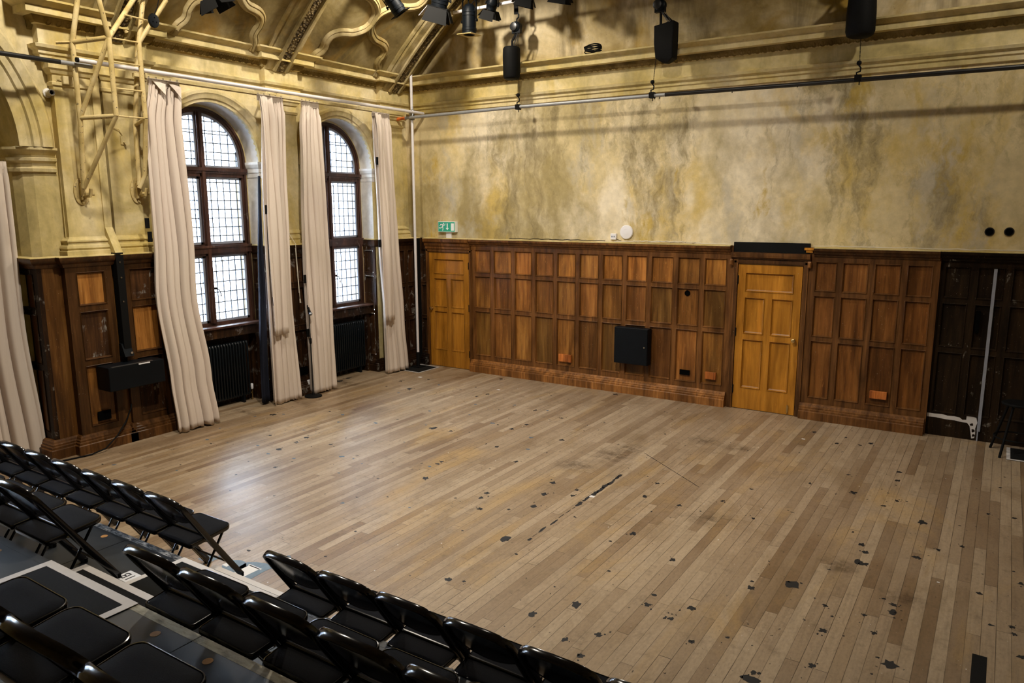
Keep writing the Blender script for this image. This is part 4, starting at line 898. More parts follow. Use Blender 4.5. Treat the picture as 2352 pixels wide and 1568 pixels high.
s_ = thing('trailing_socket', 'round black mains socket strapped to the lattice mast', 'socket', (o.x + .05, o.y, o.z)); sk_.build('shell', 'satin_black', s_, True)
for y, z in ((0, .03), (-.022, -.015), (.022, -.015)): b = MB(); b.box(.018, .0225, y - .005, y + .005, z - .008, z + .008); b.build('pin_hole', 'hole', s_)
b = MB(); b.tube([(0, .01, .06), (.0, .06, .16), (.02, .12, .42), (.05, .14, .9)], .006, 6); b.build('cable', 'matt_black', s_, True)

# duct between the pilasters, black below
r = thing('cable_duct', 'boxed duct between the paired pilasters, cream above and black below the dado', 'duct', (-.2, -5.40, 0))
b = MB(); b.rings([[(-.06, -.04, 4.95), (.05, -.04, 4.95), (.05, .05, 4.95), (-.06, .05, 4.95)], [(-.06, -.04, 2.55), (.05, -.04, 2.55), (.05, .05, 2.55), (-.06, .05, 2.55)]]); b.build('upper_duct', 'plaster_window', r, bevel=.004)
b = MB(); b.rings([[(-.06, -.04, 2.56), (.05, -.04, 2.56), (.05, .05, 2.56), (-.06, .05, 2.56)], [(.10, -.03, 2.27), (.20, -.03, 2.27), (.20, .06, 2.27), (.10, .06, 2.27)]]); b.build('elbow', 'plaster_window', r)
b = MB(); b.box(.10, .20, -.03, .06, 1.05, 2.27); b.build('lower_duct', 'matt_black', r, bevel=.004)
for z in (2.16, 1.98, 1.7): b = MB(); b.lathe([(.010, .20), (.010, .206)], (0, .01, z), 10, 0); b.build('bolt', 'chrome', r, True)
b = MB(); b.rings([[(.12, -.05, 1.05), (.24, -.05, 1.05), (.24, .06, 1.05), (.12, .06, 1.05)], [(.12, -.05, 1.20), (.17, -.05, 1.20), (.17, .06, 1.20), (.12, .06, 1.20)]]); b.build('sloped_box', 'satin_black', r)
b = MB(); b.lathe([(.014, .24), (.014, .246)], (0, .03, 1.09), 12, 0); b.build('bolt', 'chrome', r, True)
r = thing('equipment_box', 'wide black box fixed across the dado of the left pier', 'box', (.02, -5.40, .70))
b = MB(); b.box(-.10, .16, -.34, .34, .0, .28); b.build('case', 'satin_black', r, bevel=.008)
b = MB(); b.box(.12, .162, -.30, .20, .281, .284); b.build('front_lip', 'cast', r); b = MB(); b.box(.161, .163, .02, .16, .262, .276); b.build('label_strip', 'paper', r)
b = MB(); b.box(-.06, .10, .30, .37, .04, .25); b.build('side_bracket', 'matt_black', r)
b = MB(); pts_ = [(-.02, -5.40, .46), (.0, -5.42, .42), (.04, -5.52, .28), (.08, -5.66, .15), (.10, -5.82, .04), (.09, -5.98, .012), (.05, -6.2, .012), (.0, -6.45, .012)]
b.tube(pts_, .009, 8); tag(b.build('cable', 'matt_black', None, True), 'thin black cable sagging from the left pier down to the floor', 'cable')
b = MB(); p = at(240, 953, 0, XF); b.box(XF - .004, XF + .012, p.y - .075, p.y + .075, p.z - .055, p.z + .055); tag(b.build('air_vent', 'hole'), 'small black vent low on the left pier dado', 'vent')
p = at(108, 214, 0, XW); r = thing('security_camera', 'small pale round camera on the wall beside the big arch', 'camera', (XW, p.y, p.z))
b = MB(); b.lathe([(.05, 0), (.05, .02), (.035, .03), (.035, .10), (.03, .11), (.026, .11), (.024, .09), (.004, .085)], (0, 0, 0), 18, 0); b.build('housing', 'plaster_white', r, True)
b = MB(); b.lathe([(.022, .09), (.018, .096)], (0, 0, 0), 16, 0); b.build('lens', 'hole', r, True)
p = at(150, 186, 0, -.17); r = thing('junction_box', 'small cream junction box near the top of the left pilaster', 'junction box', (-.17, p.y, p.z)); b = MB(); b.box(0, .06, -.05, .05, -.045, .045); b.build('box', 'plaster_window', r, bevel=.006)
b = MB(); b.tube([(.02, -.05, .0), (.02, -.09, .01), (.0, -.11, -.04), (-.06, -.12, -.3), (-.06, -.13, -1.0), (-.06, -.14, -1.75)], .006, 6); b.build('conduit', 'plaster_window', r, True)
p = at(282, 322, 0, -.17); r = thing('wall_hook', 'little cream hook plate on the right pilaster of the left pier', 'hook', (-.17, p.y, p.z)); b = MB(); b.box(0, .012, -.03, .03, -.05, .05); b.build('plate', 'plaster_window', r)
b = MB(); b.tube([(.01, 0, -.02), (.05, 0, -.03), (.05, 0, .0)], .008, 6); b.tube([(.006, -.0, .05), (.02, -.05, .12), (.01, -.11, .13)], .005, 6); b.build('hook', 'plaster_window', r, True)
# ------------------------------------------------------------------ small things on the back wall
def text(s, size, parent, mat, loc, rot, name='lettering'):
    cu = bpy.data.curves.new('lettering', 'FONT'); cu.body = s; cu.size = size; cu.align_x = 'CENTER'; cu.align_y = 'CENTER'; cu.extrude = .0006
    tmp = bpy.data.objects.new('tmp', cu); COL.objects.link(tmp); bpy.context.view_layer.update()
    me = bpy.data.meshes.new_from_object(tmp.evaluated_get(bpy.context.evaluated_depsgraph_get())); bpy.data.objects.remove(tmp)
    me.name = name; me.materials.clear(); me.materials.append(M[mat]); o = bpy.data.objects.new(name, me); COL.objects.link(o); o.parent = parent; o.location = loc; o.rotation_euler = rot
    return o
r = thing('exit_sign', 'green exit sign with a running man, arrow and door above the corner door', 'sign', (.637, -.06, 2.445)); w, h = .365, .176
b = MB(); b.box(-w / 2, w / 2, 0, .078, -h / 2, h / 2); b.build('casing', 'white_sign', r, bevel=.004)
b = MB(); b.box(-w / 2 + .008, w / 2 - .008, -.002, .002, -h / 2 + .009, h / 2 - .009); b.build('green_face', 'green_sign', r)
b = MB(); S = lambda x, y: ((x - 835) / 300 * w, (165 - y) / 180 * h)
def bar2(b, pts, wd):
    P = [S(*p) for p in pts]
    for (x0, z0), (x1, z1) in zip(P, P[1:]):
        L = math.hypot(x1 - x0, z1 - z0); nx, nz = -(z1 - z0) / L * wd / 2, (x1 - x0) / L * wd / 2
        b.prism([(x0 + nx, -.003, z0 + nz), (x1 + nx, -.003, z1 + nz), (x1 - nx, -.003, z1 - nz), (x0 - nx, -.003, z0 - nz)], (0, .001, 0))
x, z = S(786, 108); b.prism([(x + .0115 * math.cos(a), -.003, z + .0115 * math.sin(a)) for a in [2 * PI * k / 14 for k in range(14)]], (0, .001, 0))
bar2(b, [(778, 122), (764, 172)], .026); bar2(b, [(776, 130), (735, 124), (719, 148)], .011); bar2(b, [(780, 130), (800, 140), (816, 110)], .011); bar2(b, [(766, 168), (775, 195), (768, 232)], .014); bar2(b, [(760, 170), (735, 186), (700, 184)], .014)
b.build('running_man', 'white_sign', r)
b = MB(); bar2(b, [(850, 105), (850, 190)], .020); b.prism([(S(px, pz)[0], -.003, S(px, pz)[1]) for px, pz in ((824, 186), (850, 222), (877, 186))], (0, .001, 0)); b.build('down_arrow', 'white_sign', r)
b = MB(); bar2(b, [(941, 104), (941, 230)], .064); b.build('door_symbol', 'white_sign', r)
b = MB(); b.box(-.05, .06, .05, .079, -.195, -h / 2); b.build('bracket', 'white_plastic', r)
p = at(1440, 533, 1, YB); r = thing('wireless_access_point', 'white round disc on the back wall above the panelling', 'access point', (p.x, YB, p.z))
b = MB(); b.lathe([(.075, 0), (.104, -.008), (.104, -.018), (.095, -.030), (.06, -.036), (.043, -.0365), (.042, -.0355), (.038, -.0355), (.037, -.0368), (.005, -.0375)], (0, 0, 0), 40, 1); b.build('disc', 'white_plastic', r, True)
p = at(1411, 543, 1, YB); r = thing('wall_socket', 'small white socket box left of the white disc', 'socket', (p.x, YB, p.z)); b = MB(); b.box(-.045, .045, -.04, 0, -.045, .045); b.build('box', 'white_plastic', r, bevel=.005)
for x in (-.018, .018): b = MB(); b.box(x - .012, x + .012, -.042, -.039, -.012, .012); b.build('port', 'sash_metal', r)
b = MB(); b.tube([(.03, -.035, -.02), (.07, -.03, -.045), (.12, -.01, -.06)], .004, 6); b.build('lead', 'matt_black', r, True)
x0, x1 = 3.76, 4.30; p0 = at(1411, 750, 1, -.14); p1 = at(1488, 757, 1, -.14); p2_ = at(1484, 841, 1, -.14)
r = thing('wall_cabinet', 'black square metal cabinet hung on the lower panelling', 'cabinet', ((p0.x + p1.x) / 2, 0, p2_.z)); hw, hh = (p1.x - p0.x) / 2, p0.z - p2_.z
b = MB(); b.box(-hw, hw, -.125, -.001, 0, hh); b.build('case', 'satin_black', r, bevel=.004)
b = MB(); b.box(-hw + .004, hw - .004, -.142, -.127, .004, hh - .004); dr = b.build('door', 'satin_black', r, bevel=.003)
b = MB(); b.lathe([(.010, -.142), (.010, -.147)], (hw - .05, 0, hh * .5), 14, 1); b.build('lock', 'chrome', dr, True)
for u0, v0, u1, v1, lab, mt in ((1284, 812, 1312, 832, 'reddish timber outlet cover on the lower panel left of the black cabinet', 'oak'), (1620, 853, 1644, 872, 'square timber outlet cover beside the knobbed door', 'oak'), (1998, 896, 2036, 918, 'wide timber outlet cover right of the knobbed door', 'oak')):
    a, c = at(u0, v0, 1, -.0), at(u1, v1, 1, -.0); b = MB(); b.box(a.x, c.x, -.022, .018, c.z, a.z); o = tag(b.build('outlet_cover', mt, None, bevel=.003), lab, 'outlet cover', 'timber outlet covers low on the back panelling'); tone(o, 1.9, (1.15, .85, .85))
a, c = at(1561, 848, 1, 0), at(1583, 862, 1, 0); b = MB(); b.box(a.x, c.x, -.003, .018, c.z, a.z); tag(b.build('air_vent', 'hole'), 'small black vent low on the panelling left of the knobbed door', 'vent')
p = at(1579, 673, 1, .02); b = MB(); b.lathe([(.040, .019), (.040, .012), (.034, .008), (.034, .014)], (p.x, 0, p.z), 24, 1); tag(b.build('round_vent', 'hole', None, True), 'black round hole ring in the upper panelling left of the knobbed door', 'vent')
b = MB(); b.box(8.517, 8.55, .035, .054, .12, 2.055); b.box(8.52, 8.535, .04, .054, .0, .12); tag(b.build('conduit_strip', 'sash_metal', None), 'upright grey conduit strip on the dark panelling at the right', 'conduit')
p = at(1358, 116, 1, -.25); r = thing('cable_reel', 'coil of black cable lying on the cornice ledge', 'cable', (p.x, -.20, 4.94)); b = MB()
for k in range(5): b.tube([(.13 * math.cos(a) * (1 + .05 * math.sin(3 * a + k)), .05 * math.sin(a), .02 * k + .012 * math.sin(2 * a + k)) for a in [2 * PI * i / 24 for i in range(25)]], .008, 6)
b.build('coil', 'matt_black', r, True)
rr = random.Random(4)
def wire(label, x0, x1, z, mat, dip=.0, y=-.03):
    n = 26; b = MB(); b.tube([(lerp(x0, x1, i / n), y + rr.uniform(-.02, .02), z + rr.uniform(0, .012)) for i in range(n + 1)], .0055, 6); return tag(b.build('cable', mat, None, True), label, 'cable')
wire('black cable end lying on the panelling ledge right of the exit sign', 1.9, 3.6, 2.268, 'matt_black')
wire('cream cable along the panelling ledge between the white disc and the bare black board', 3.75, 5.5, 2.266, 'cable_white')
wire('cream cables along the panelling ledge right of the bare black board', 6.55, 10.0, 2.266, 'cable_white', y=-.02)
wire('thin cream cable looping on the ledge under the white disc', 4.05, 5.0, 2.28, 'cable_white', y=-.05)
b = MB(); b.tube([(-.10, -2.86, 3.9), (-.10, -2.84, 3.2), (-.095, -2.80, 2.4), (.0, -2.78, 2.26), (.015, -2.78, 1.9), (.012, -2.76, 1.45)], .004, 5); b.tube([(.012, -2.80, 2.2), (.013, -2.775, 1.55)], .003, 5); b.tube([(.012, -2.76, 1.46), (.012, -2.76, 1.40)], .009, 6)
tag(b.build('pull_cord', 'cable_white', None, True), 'pale blind cord hanging between the two middle curtains', 'cord')
p = at(698, 851, 0, XF); b = MB(); b.box(XF - .01, XF + .012, p.y - .07, p.y + .07, p.z - .06, p.z + .06); tag(b.build('air_vent', 'hole'), 'small black vent in the dado between the two windows', 'vent')
p = at(712, 880, 0, -.02); b = MB(); b.box(-.06, -.02, p.y - .025, p.y + .03, p.z - .05, p.z + .05); tag(b.build('wall_socket', 'white_plastic', None, bevel=.003), 'small white socket low behind the microphone stand', 'socket')

# ------------------------------------------------------------------ microphone stand
r = thing('microphone_stand', 'straight black microphone stand with a round base before the middle curtains', 'microphone stand', (.155, -2.73, 0))
b = MB(); b.lathe([(.125, 0), (.128, .006), (.124, .018), (.05, .026), (.022, .032), (.018, .05)], (0, 0, 0), 36); b.build('base', 'matt_black', r, True)
b = MB(); b.tube([(0, 0, .03), (0, 0, .86)], .0105, 12); b.build('lower_tube', 'black_tube', r, True); b = MB(); b.tube([(0, 0, .8), (-.002, 0, 1.26)], .0075, 10); b.build('upper_tube', 'black_tube', r, True)
b = MB(); b.lathe([(.013, .80), (.018, .81), (.018, .87), (.012, .885)], (0, 0, 0), 14); b.build('clutch', 'matt_black', r, True)
b = MB(); b.tube([(-.005, -.0, 1.24), (-.015, -.0, 1.30)], .012, 8); b.tube([(-.05, .03, 1.325), (.02, -.01, 1.285)], .018, 10); b.build('clip', 'matt_black', r, True)
m_ = thing('microphone', 'black handheld microphone resting in the stand clip before the curtains', 'microphone', (.155, -2.73, 1.3))
b = MB(); b.tube([(-.085, .05, .052), (.06, -.03, -.035)], [.011, .017], 12); b.build('handle', 'satin_black', m_, True)
b = MB(); d = Vector((.145, -.08, -.087)).normalized(); p = Vector((.06, -.03, -.035)); b.tube([p, p + d * .004, p + d * .02, p + d * .038, p + d * .05], [.019, .024, .026, .02, .006], 14); b.build('grille', 'cast', m_, True)

# ------------------------------------------------------------------ stool
r = thing('stool', 'black round stool with splayed legs cut by the right edge', 'stool', (8.90, -.30, 0)); H = .60
b = MB(); b.lathe([(.150, H - .03), (.172, H - .025), (.176, H - .01), (.165, H), (.05, H + .002)], (0, 0, 0), 32); b.build('seat', 'matt_black', r, True)
for k in range(4):
    a = PI / 4 + k * PI / 2 + .25; b = MB(); b.tube([(.27 * math.cos(a), .27 * math.sin(a), 0), (.11 * math.cos(a), .11 * math.sin(a), H - .02)], .014, 8); b.build('leg', 'matt_black', r, True)
b = MB(); b.tube([(.215 * math.cos(a), .215 * math.sin(a), .2) for a in [2 * PI * k / 28 for k in range(29)]], .008, 6); b.build('foot_ring', 'matt_black', r, True)

# ------------------------------------------------------------------ seating risers
E1, E2, E3, Z1, Z2 = -7.41, -8.315, -9.22, .40, .80
def riser(x0, x1, y0, y1, z, label, edge, grp):
    r = thing('riser_deck', label, 'stage riser', (x0, y0, 0), 0, grp); w, d = x1 - x0, y1 - y0; g = .003
    b = MB(); b.box(g, w - g, 0, d - .05, z - .028, z); b.build('deck_board', 'deck', r)
    for ea, eb, em in (edge if isinstance(edge, list) else [(g, w - g, edge)]): b = MB(); b.box(ea, eb, d - .05, d, z - .028, z + .0008); b.build('deck_edge', em, r)
    b = MB(); b.box(g, w - g, d - .045, d - .004, z - .10, z - .028); b.box(g, w - g, 0.004, .045, z - .10, z - .028)
    for x in (g, w / 2 - .02, w - .04): b.box(x, x + .04, .04, d - .04, z - .10, z - .028)
    b.build('frame', 'matt_black', r)
    for x in (.08, w - .08):
        for y in (.08, d - .08): b = MB(); b.tube([(x, y, 0), (x, y, z - .08)], .024, 10); b.build('leg', 'matt_black', r, True)
    for x in (.2, w - .2): b = MB(); b.lathe([(.024, z - .002), (.024, z + .0012)], (x, d - .11, 0), 18); b.build('socket_plug', 'brass_disc', r)
    return r
for i, (x0, x1) in enumerate(((-.56, 1.44), (1.44, 3.44), (3.44, 5.44), (5.44, 7.44), (7.44, 9.44))):
    riser(x0, x1, E2, E1, Z1, ('low black riser at the far left under the second row', 'low black riser under the second row with a scuffed white edge, left of the aisle', 'low black riser at the aisle carrying a taped mat', 'low black riser under the second row, right of the aisle', 'low black riser at the right end of the second row')[i], 'deck_edge_worn' if i < 3 else 'deck', 'low risers of the seating')
for i, (x0, x1) in enumerate(((1.61, 3.61), (3.61, 5.61), (5.61, 7.61), (7.61, 9.61))):
    riser(x0, x1, E3, E2, Z2, ('high black riser behind the second row at the left edge', 'high black riser beside the aisle with a taped mat on it', 'high black riser with a bare cream front edge under the third row', 'high black riser at the right end of the third row')[i], 'deck' if i == 0 else [(.003, 1.475, 'deck'), (1.475, 1.997, 'deck_edge_cream')] if i == 1 else 'deck_edge_cream', 'high risers of the seating')
taped_mat('black grip mat with white taped edges on the low riser at the aisle', 4.055, 5.03, E2 + .28, E1 - .002, Z1 + .001, .045, 'lf', th=.004)
taped_mat('black grip mat with white taped edges on the high riser at the aisle', 4.215, 5.085, E3 + .1, E2 - .002, Z2 + .001, .05, 'lfr', th=.004)
o = MB().box(4.0, 5.03, E2 + .005, E2 + .285, Z1 + .001, Z1 + .2).build('aisle_step', 'grip'); tag(o, 'black step box with white tape between the two risers in the aisle', 'step'); 
for bx in ((4.0, 5.032, E2 + .24, E2 + .287, Z1 + .2, Z1 + .202), (3.998, 4.05, E2 + .005, E2 + .285, Z1 + .2, Z1 + .2025), (4.985, 5.0325, E2 + .005, E2 + .285, Z1 + .2, Z1 + .2025), (5.03, 5.0335, E2 + .005, E2 + .285, Z1 + .05, Z1 + .2)): MB().box(*bx).build('tape_strip', 'tape', o)
o = MB().box(3.97, 5.03, E1 + .005, E1 + .29, 0, .2).build('aisle_step', 'grip'); tag(o, 'black step box with white tape on the floor at the foot of the aisle', 'step')
for bx in ((3.97, 5.03, E1 + .245, E1 + .292, .2, .202), (3.968, 4.02, E1 + .005, E1 + .29, .2, .2025), (4.98, 5.032, E1 + .005, E1 + .29, .2, .2025)): MB().box(*bx).build('tape_strip', 'tape', o)
r = thing('row_label', 'white paper row label with black lettering taped on the low riser', 'label', (3.985, -7.768, Z1)); b = MB(); b.box(-.068, .068, -.055, .055, 0, .001); b.build('paper', 'paper', r)
text('1B', .098, r, 'ink', (.0, .0, .0012), (0, 0, PI))
for u, v, s, lab in ((477, 1282, 'C2', 'small white seat label on blue tape under the front row'), (520, 1297, '', 'little white label on blue floor tape beside the aisle step')):
    p = at(u, v, 2, 0); r = thing('seat_label', lab, 'label', (p.x, p.y, 0)); b = MB()
    if s: b.box(-.06, .075, -.05, .06, .0003, .0011)
    else: b.prism([(.06 + .10 * math.cos(a) * (1 + .12 * math.sin(5 * a)), .03 + .085 * math.sin(a), .0003) for a in [2 * PI * k / 24 for k in range(24)]], (0, 0, .0008))
    b.build('tape_patch', 'tape_blue', r); b = MB(); b.box(-.028, .028, -.02, .02, .0012, .0018); b.build('paper', 'paper', r)
    if s: text(s, .036, r, 'ink', (0, 0, .0019), (0, 0, PI))
r = thing('taped_notice', 'blank white sheet stuck on grey blue tape in front of the aisle step', 'notice', (3.90, -6.83, 0))
b = MB(); b.prism([(-.11, -.17, .0003), (.12, -.17, .0003), (.135, -.05, .0003), (.12, .10, .0003), (.13, .17, .0003), (.03, .19, .0003), (-.06, .16, .0003), (-.12, .12, .0003), (-.10, -.05, .0003)], (0, 0, .0008)); b.build('tape_patch', 'tape_blue', r)
b = MB(); b.box(-.06, .06, -.14, .10, .0012, .0018); b.box(-.075, .075, .09, .108, .0012, .0018); b.build('paper', 'paper', r)
b = MB(); b.box(8.665, 8.745, -5.40, -5.03, 0, .001); tag(b.build('tape_patch', 'satin_black'), 'black oblong tape patch on the floor at the lower right corner', 'tape')

# ------------------------------------------------------------------ folding chairs
def make_chair():
    r = thing('folding_chair', '', 'chair'); cl = random.Random(2)
    # seat slopes back: front z .44, rear z .40
    def sz(y): return .40 + (y + .165) / .345 * .04
    def outline(hw_f, hw_r, yf, yr, rf, rr_):
        P = []
        for cx, cy, rad, a0 in ((hw_f - rf, yf - rf, rf, 0), (-hw_f + rf, yf - rf, rf, PI / 2), (-hw_r + rr_, yr + rr_, rr_, PI), (hw_r - rr_, yr + rr_, rr_, 1.5 * PI)):
            for k in range(7): a = a0 + PI / 2 * k / 6; P.append((cx + rad * math.cos(a), cy + rad * math.sin(a)))
        return P
    def shell(o_, zs): return [[(x, y, sz(y) + z) for x, y in [(x * s_, .0 + (y - .01) * s_ + .01) for x, y in o_]] for s_, z in zs]
    o_ = outline(.212, .202, .182, -.168, .055, .02)
    b = MB(); b.rings(shell(o_, [(.95, -.026), (.99, -.022), (1.0, -.012), (1.0, .002), (.99, .008), (.97, .009), (.957, .004), (.94, .0)])); b.build('seat_pan', 'black_metal', r, True)
    b = MB(); b.rings(shell(o_, [(.955, .0), (.952, .006), (.93, .009), (.6, .0115), (.05, .012)])); b.build('seat_pad', 'seat_cloth', r, True)
    # back frame: one bar from each front foot up over the back, in a plane leaning back
    y0, z0, y1, z1 = .245, .0, -.262, .775; L = math.hypot(y1 - y0, z1 - z0); d = Vector((0, (y1 - y0) / L, (z1 - z0) / L)); nrm = Vector((0, d.z, -d.y))
    W = .202; arch = [(W, .74), (W, .80), (W - .006, .84), (W - .022, .875), (W - .055, .903), (W - .105, .920), (0, .930)]
    pt = lambda u, l: Vector((u, y0, z0)) + d * l
    side = arch + [(-u, l) for u, l in arch[-2::-1]]
    P = []
    for i in range(len(side) - 1): P += [pt(lerp(side[i][0], side[i + 1][0], k / 2), lerp(side[i][1], side[i + 1][1], k / 2)) for k in range(2)]
    P.append(pt(*side[-1])); P = [p + nrm * (.012 * (1 - (p.x / W) ** 2)) * -1 for p in P]
    b = MB(); b.flat(P, nrm, .044, .022); b.build('back_frame', 'black_metal', r, True)
    for s in (-1, 1):
        b = MB(); b.flat([pt(s * W, .745), pt(s * W, .35), pt(s * W, .012)], nrm, .043, .022); b.build('leg', 'black_metal', r, True)
        b = MB(); b.flat([(s * .178, .12, .405), (s * .178, -.140, .012)], nrm, .034, .02); b.build('leg', 'black_metal', r, True)
        for q in (pt(s * W, .012), Vector((s * .178, -.140, .012))): b = MB(); b.lathe([(.014, 0), (.016, .004), (.016, .03), (.012, .034)], (q.x, q.y, 0), 10); b.build('foot_cap', 'matt_black', r, True)
        b = MB(); b.tube([(s * .17, -.03, .385), (s * .208, -.045, .395)], .007, 8); b.build('pivot', 'chrome', r, True)
    # curved sheet back
    R = []
    for j in range(9):
        v = j / 8; row = []
        for i in range(17):
            u = lerp(-1, 1, i / 16); top = .930 - .15 * (abs(u) ** 6) if abs(u) < 1 else .78; lo = .64 + .055 * abs(u) ** 2.2
            l = lerp(lo, max(lo + .02, top - .006), v); p = pt(u * (W - .004), l); row.append(p - nrm * (.016 * (1 - u * u) + .004 * math.sin(v * PI)))
        R.append(row)
    o = MB().rings(R, False, False).build('back_panel', 'black_metal', r, True); sd_ = o.modifiers.new('thickness', 'SOLIDIFY'); sd_.thickness = .003
    for l, sgn in ((.17, 1), (.52, 1)): b = MB(); b.tube([pt(-W, l), pt(W, l)], .008, 8); b.build('crossbar', 'black_metal', r, True)
    b = MB(); b.tube([(-.178, -.09, .085), (.178, -.09, .085)], .007, 8); b.build('crossbar', 'black_metal', r, True)
    return r
proto = make_chair(); used = False
def chair(x, y, z, label, grp):
    global used
    rz = random.uniform(-.012, .012)
    if not used: proto.location = (x, y, z); proto.rotation_euler = (0, 0, rz); proto['label'] = label; proto['group'] = grp; used = True
    else: dup(proto, (x, y, z), rz, label, grp)
ORD = ['first', 'second', 'third', 'fourth', 'fifth', 'sixth', 'seventh', 'eighth']
F1L = [3.73, 3.295, 2.865, 2.40, 1.95, 1.51, 1.07, .63]
for i, x in enumerate(F1L): chair(x, -7.115, 0, 'black padded folding chair in the front row left of the aisle, %s from the aisle' % ORD[i], 'front row chairs left of the aisle')
for i, x in enumerate((5.237, 5.695, 6.14, 6.605, 7.055, 7.505)): chair(x, -7.27, 0, 'black padded folding chair in the front row right of the aisle, %s from the aisle' % ORD[i], 'front row chairs right of the aisle')
for i, x in enumerate((3.745, 3.315, 2.885, 2.455, 2.025)): chair(x, -8.05, Z1, 'black padded folding chair on the low riser left of the aisle, %s from the aisle' % ORD[i], 'second row chairs left of the aisle')
for i, x in enumerate((5.305, 5.746, 6.212, 6.66, 7.11)): chair(x, -8.13, Z1, 'black padded folding chair on the low riser right of the aisle, %s from the aisle' % ORD[i], 'second row chairs right of the aisle')
for i, x in enumerate((5.43, 5.875, 6.32, 6.77)): chair(x, -9.055, Z2, 'black padded folding chair on the high riser at the bottom left, %s from the aisle' % ORD[i], 'third row chairs on the high riser')

# ------------------------------------------------------------------ marks on the floor (parts of the floor)
fl_ = bpy.data.objects['floor']; rr = random.Random(31)
def mark(b, x, y, rx, ry, z=.0008, n=14, jag=.45):
    a0 = rr.uniform(0, 6); P = []
    for k in range(n):
        a = 2 * PI * k / n; q = 1 + rr.uniform(-jag, jag); P.append((x + rx * q * math.cos(a), y + ry * q * math.sin(a), z))
    b.poly(P)
B1, B2, B3 = MB(), MB(), MB()
BIG = [(978, 1098, 9), (1322, 1389, 11), (1222, 1409, 8), (1487, 1388, 7), (1160, 1238, 9), (1455, 1225, 7), (1270, 1108, 6), (1118, 1132, 6), (1103, 1168, 6), (1105, 1143, 6), (1225, 1162, 7), (1290, 1010, 5), (1230, 942, 4), (995, 983, 7), (628, 952, 6), (735, 860, 0), (920, 875, 5), (940, 893, 5), (1150, 870, 4), (1250, 1135, 7), (1315, 1138, 5), (1480, 1140, 6), (1333, 1506, 8), (1298, 1468, 6), (1540, 1420, 7), (1545, 1285, 5), (1588, 1397, 9), (1560, 1160, 5), (1660, 1150, 5), (1730, 1190, 4), (1725, 1350, 8), (1820, 1343, 13), (1860, 1110, 4), (1960, 1131, 7), (1970, 1290, 9), (1985, 1295, 9), (1980, 1250, 7), (1988, 1268, 6), (2060, 1150, 5), (2062, 1103, 5), (2065, 1084, 5), (2118, 1200, 8), (2105, 1280, 7), (2050, 1405, 9), (2052, 1388, 7), (1985, 1412, 6), (1895, 1390, 5), (2008, 1453, 6), (2045, 1525, 14), (2030, 1375, 4), (1890, 1448, 9), (1865, 1528, 7), (1590, 1473, 7), (1725, 1562, 14), (1730, 1545, 6), (2250, 1362, 6), (2325, 1440, 6), (2330, 1456, 6), (2345, 1508, 7), (2345, 1340, 6), (2270, 1180, 4), (2330, 1190, 5), (2155, 1262, 5), (2210, 1255, 5), (2000, 1018, 5), (1975, 1022, 4), (1922, 1018, 4), (1870, 992, 4), (1413, 905, 4), (1510, 1110, 5), (1185, 1060, 5), (1325, 1125, 5), (1030, 1330, 7), (1065, 1335, 4), (1375, 1458, 9), (760, 1020, 4), (720, 905, 0), (680, 1015, 5), (640, 1032, 6), (705, 1005, 5), (620, 1000, 4), (780, 875, 6), (800, 868, 5), (1120, 905, 4), (1095, 910, 3), (1210, 975, 4), (1290, 960, 4), (1175, 985, 4), (1015, 1060, 4), (1005, 1065, 4), (1035, 990, 4)]
for u, v, px in BIG:
    if not px: continue
    p = at(u, v, 2, 0); dd = (p - CAM).dot(FW); s_ = px * dd / FPX; mark(B1, p.x, p.y, s_ * rr.uniform(.9, 1.2), s_ * rr.uniform(.9, 1.5))
    for k in range(rr.randint(0, 3)): mark(B1, p.x + rr.uniform(-2.2, 2.2) * s_, p.y + rr.uniform(-3, 3) * s_, s_ * .3, s_ * .35, n=8)
for k in range(210):
    x, y = rr.uniform(.2, 11), rr.uniform(-7, -.2); s_ = rr.uniform(.005, .016) * (1.2 if rr.random() < .15 else .8); mark(B1, x, y, s_ * rr.uniform(.8, 1.8), s_ * rr.uniform(.8, 1.6), n=9)
for k in range(42): x, y = rr.uniform(.3, 4.2), rr.uniform(-7, -1.0); s_ = rr.uniform(.008, .026); mark(B2, x, y, s_ * 1.3, s_, n=10)
for u, v, px in ((1360, 1140, 6), (965, 866, 5), (1145, 895, 4), (1845, 1008, 4), (738, 858, 5), (2155, 1337, 3)):
    p = at(u, v, 2, 0); s_ = px * (p - CAM).dot(FW) / FPX; B3.poly([(p.x - s_, p.y - s_ * .8, .0009), (p.x + s_, p.y - s_ * .7, .0009), (p.x + s_ * .9, p.y + s_ * .8, .0009), (p.x - s_ * .9, p.y + s_, .0009)])
for k in range(60): mark(B3, rr.uniform(.3, 9), rr.uniform(-7, -.3), .005, .006, n=6)
# long dark splinter along a board seam and a diagonal scuff
y = -3.30
while y > -5.15:
    w_ = rr.uniform(.010, .026) if y > -4.2 else rr.uniform(.002, .018); l_ = rr.uniform(.05, .14); mark(B1, 5.445 + rr.uniform(-.008, .008), y - l_ / 2, w_, l_ * .62, n=12, jag=.3); y -= l_ * (.9 if y > -4.0 else 1.5)
p, q = Vector((5.36, -2.506, 0)), Vector((6.245, -3.195, 0)); t_ = (q - p).normalized(); nn = Vector((-t_.y, t_.x, 0))
for i in range(30): c_ = p.lerp(q, (i + .5) / 30); e = t_ * .022; B1.poly([c_ - e - nn * rr.uniform(.001, .007) + Vector((0, 0, .0008)), c_ + e - nn * rr.uniform(.001, .007) + Vector((0, 0, .0008)), c_ + e + nn * rr.uniform(.001, .007) + Vector((0, 0, .0008)), c_ - e + nn * rr.uniform(.001, .007) + Vector((0, 0, .0008))])
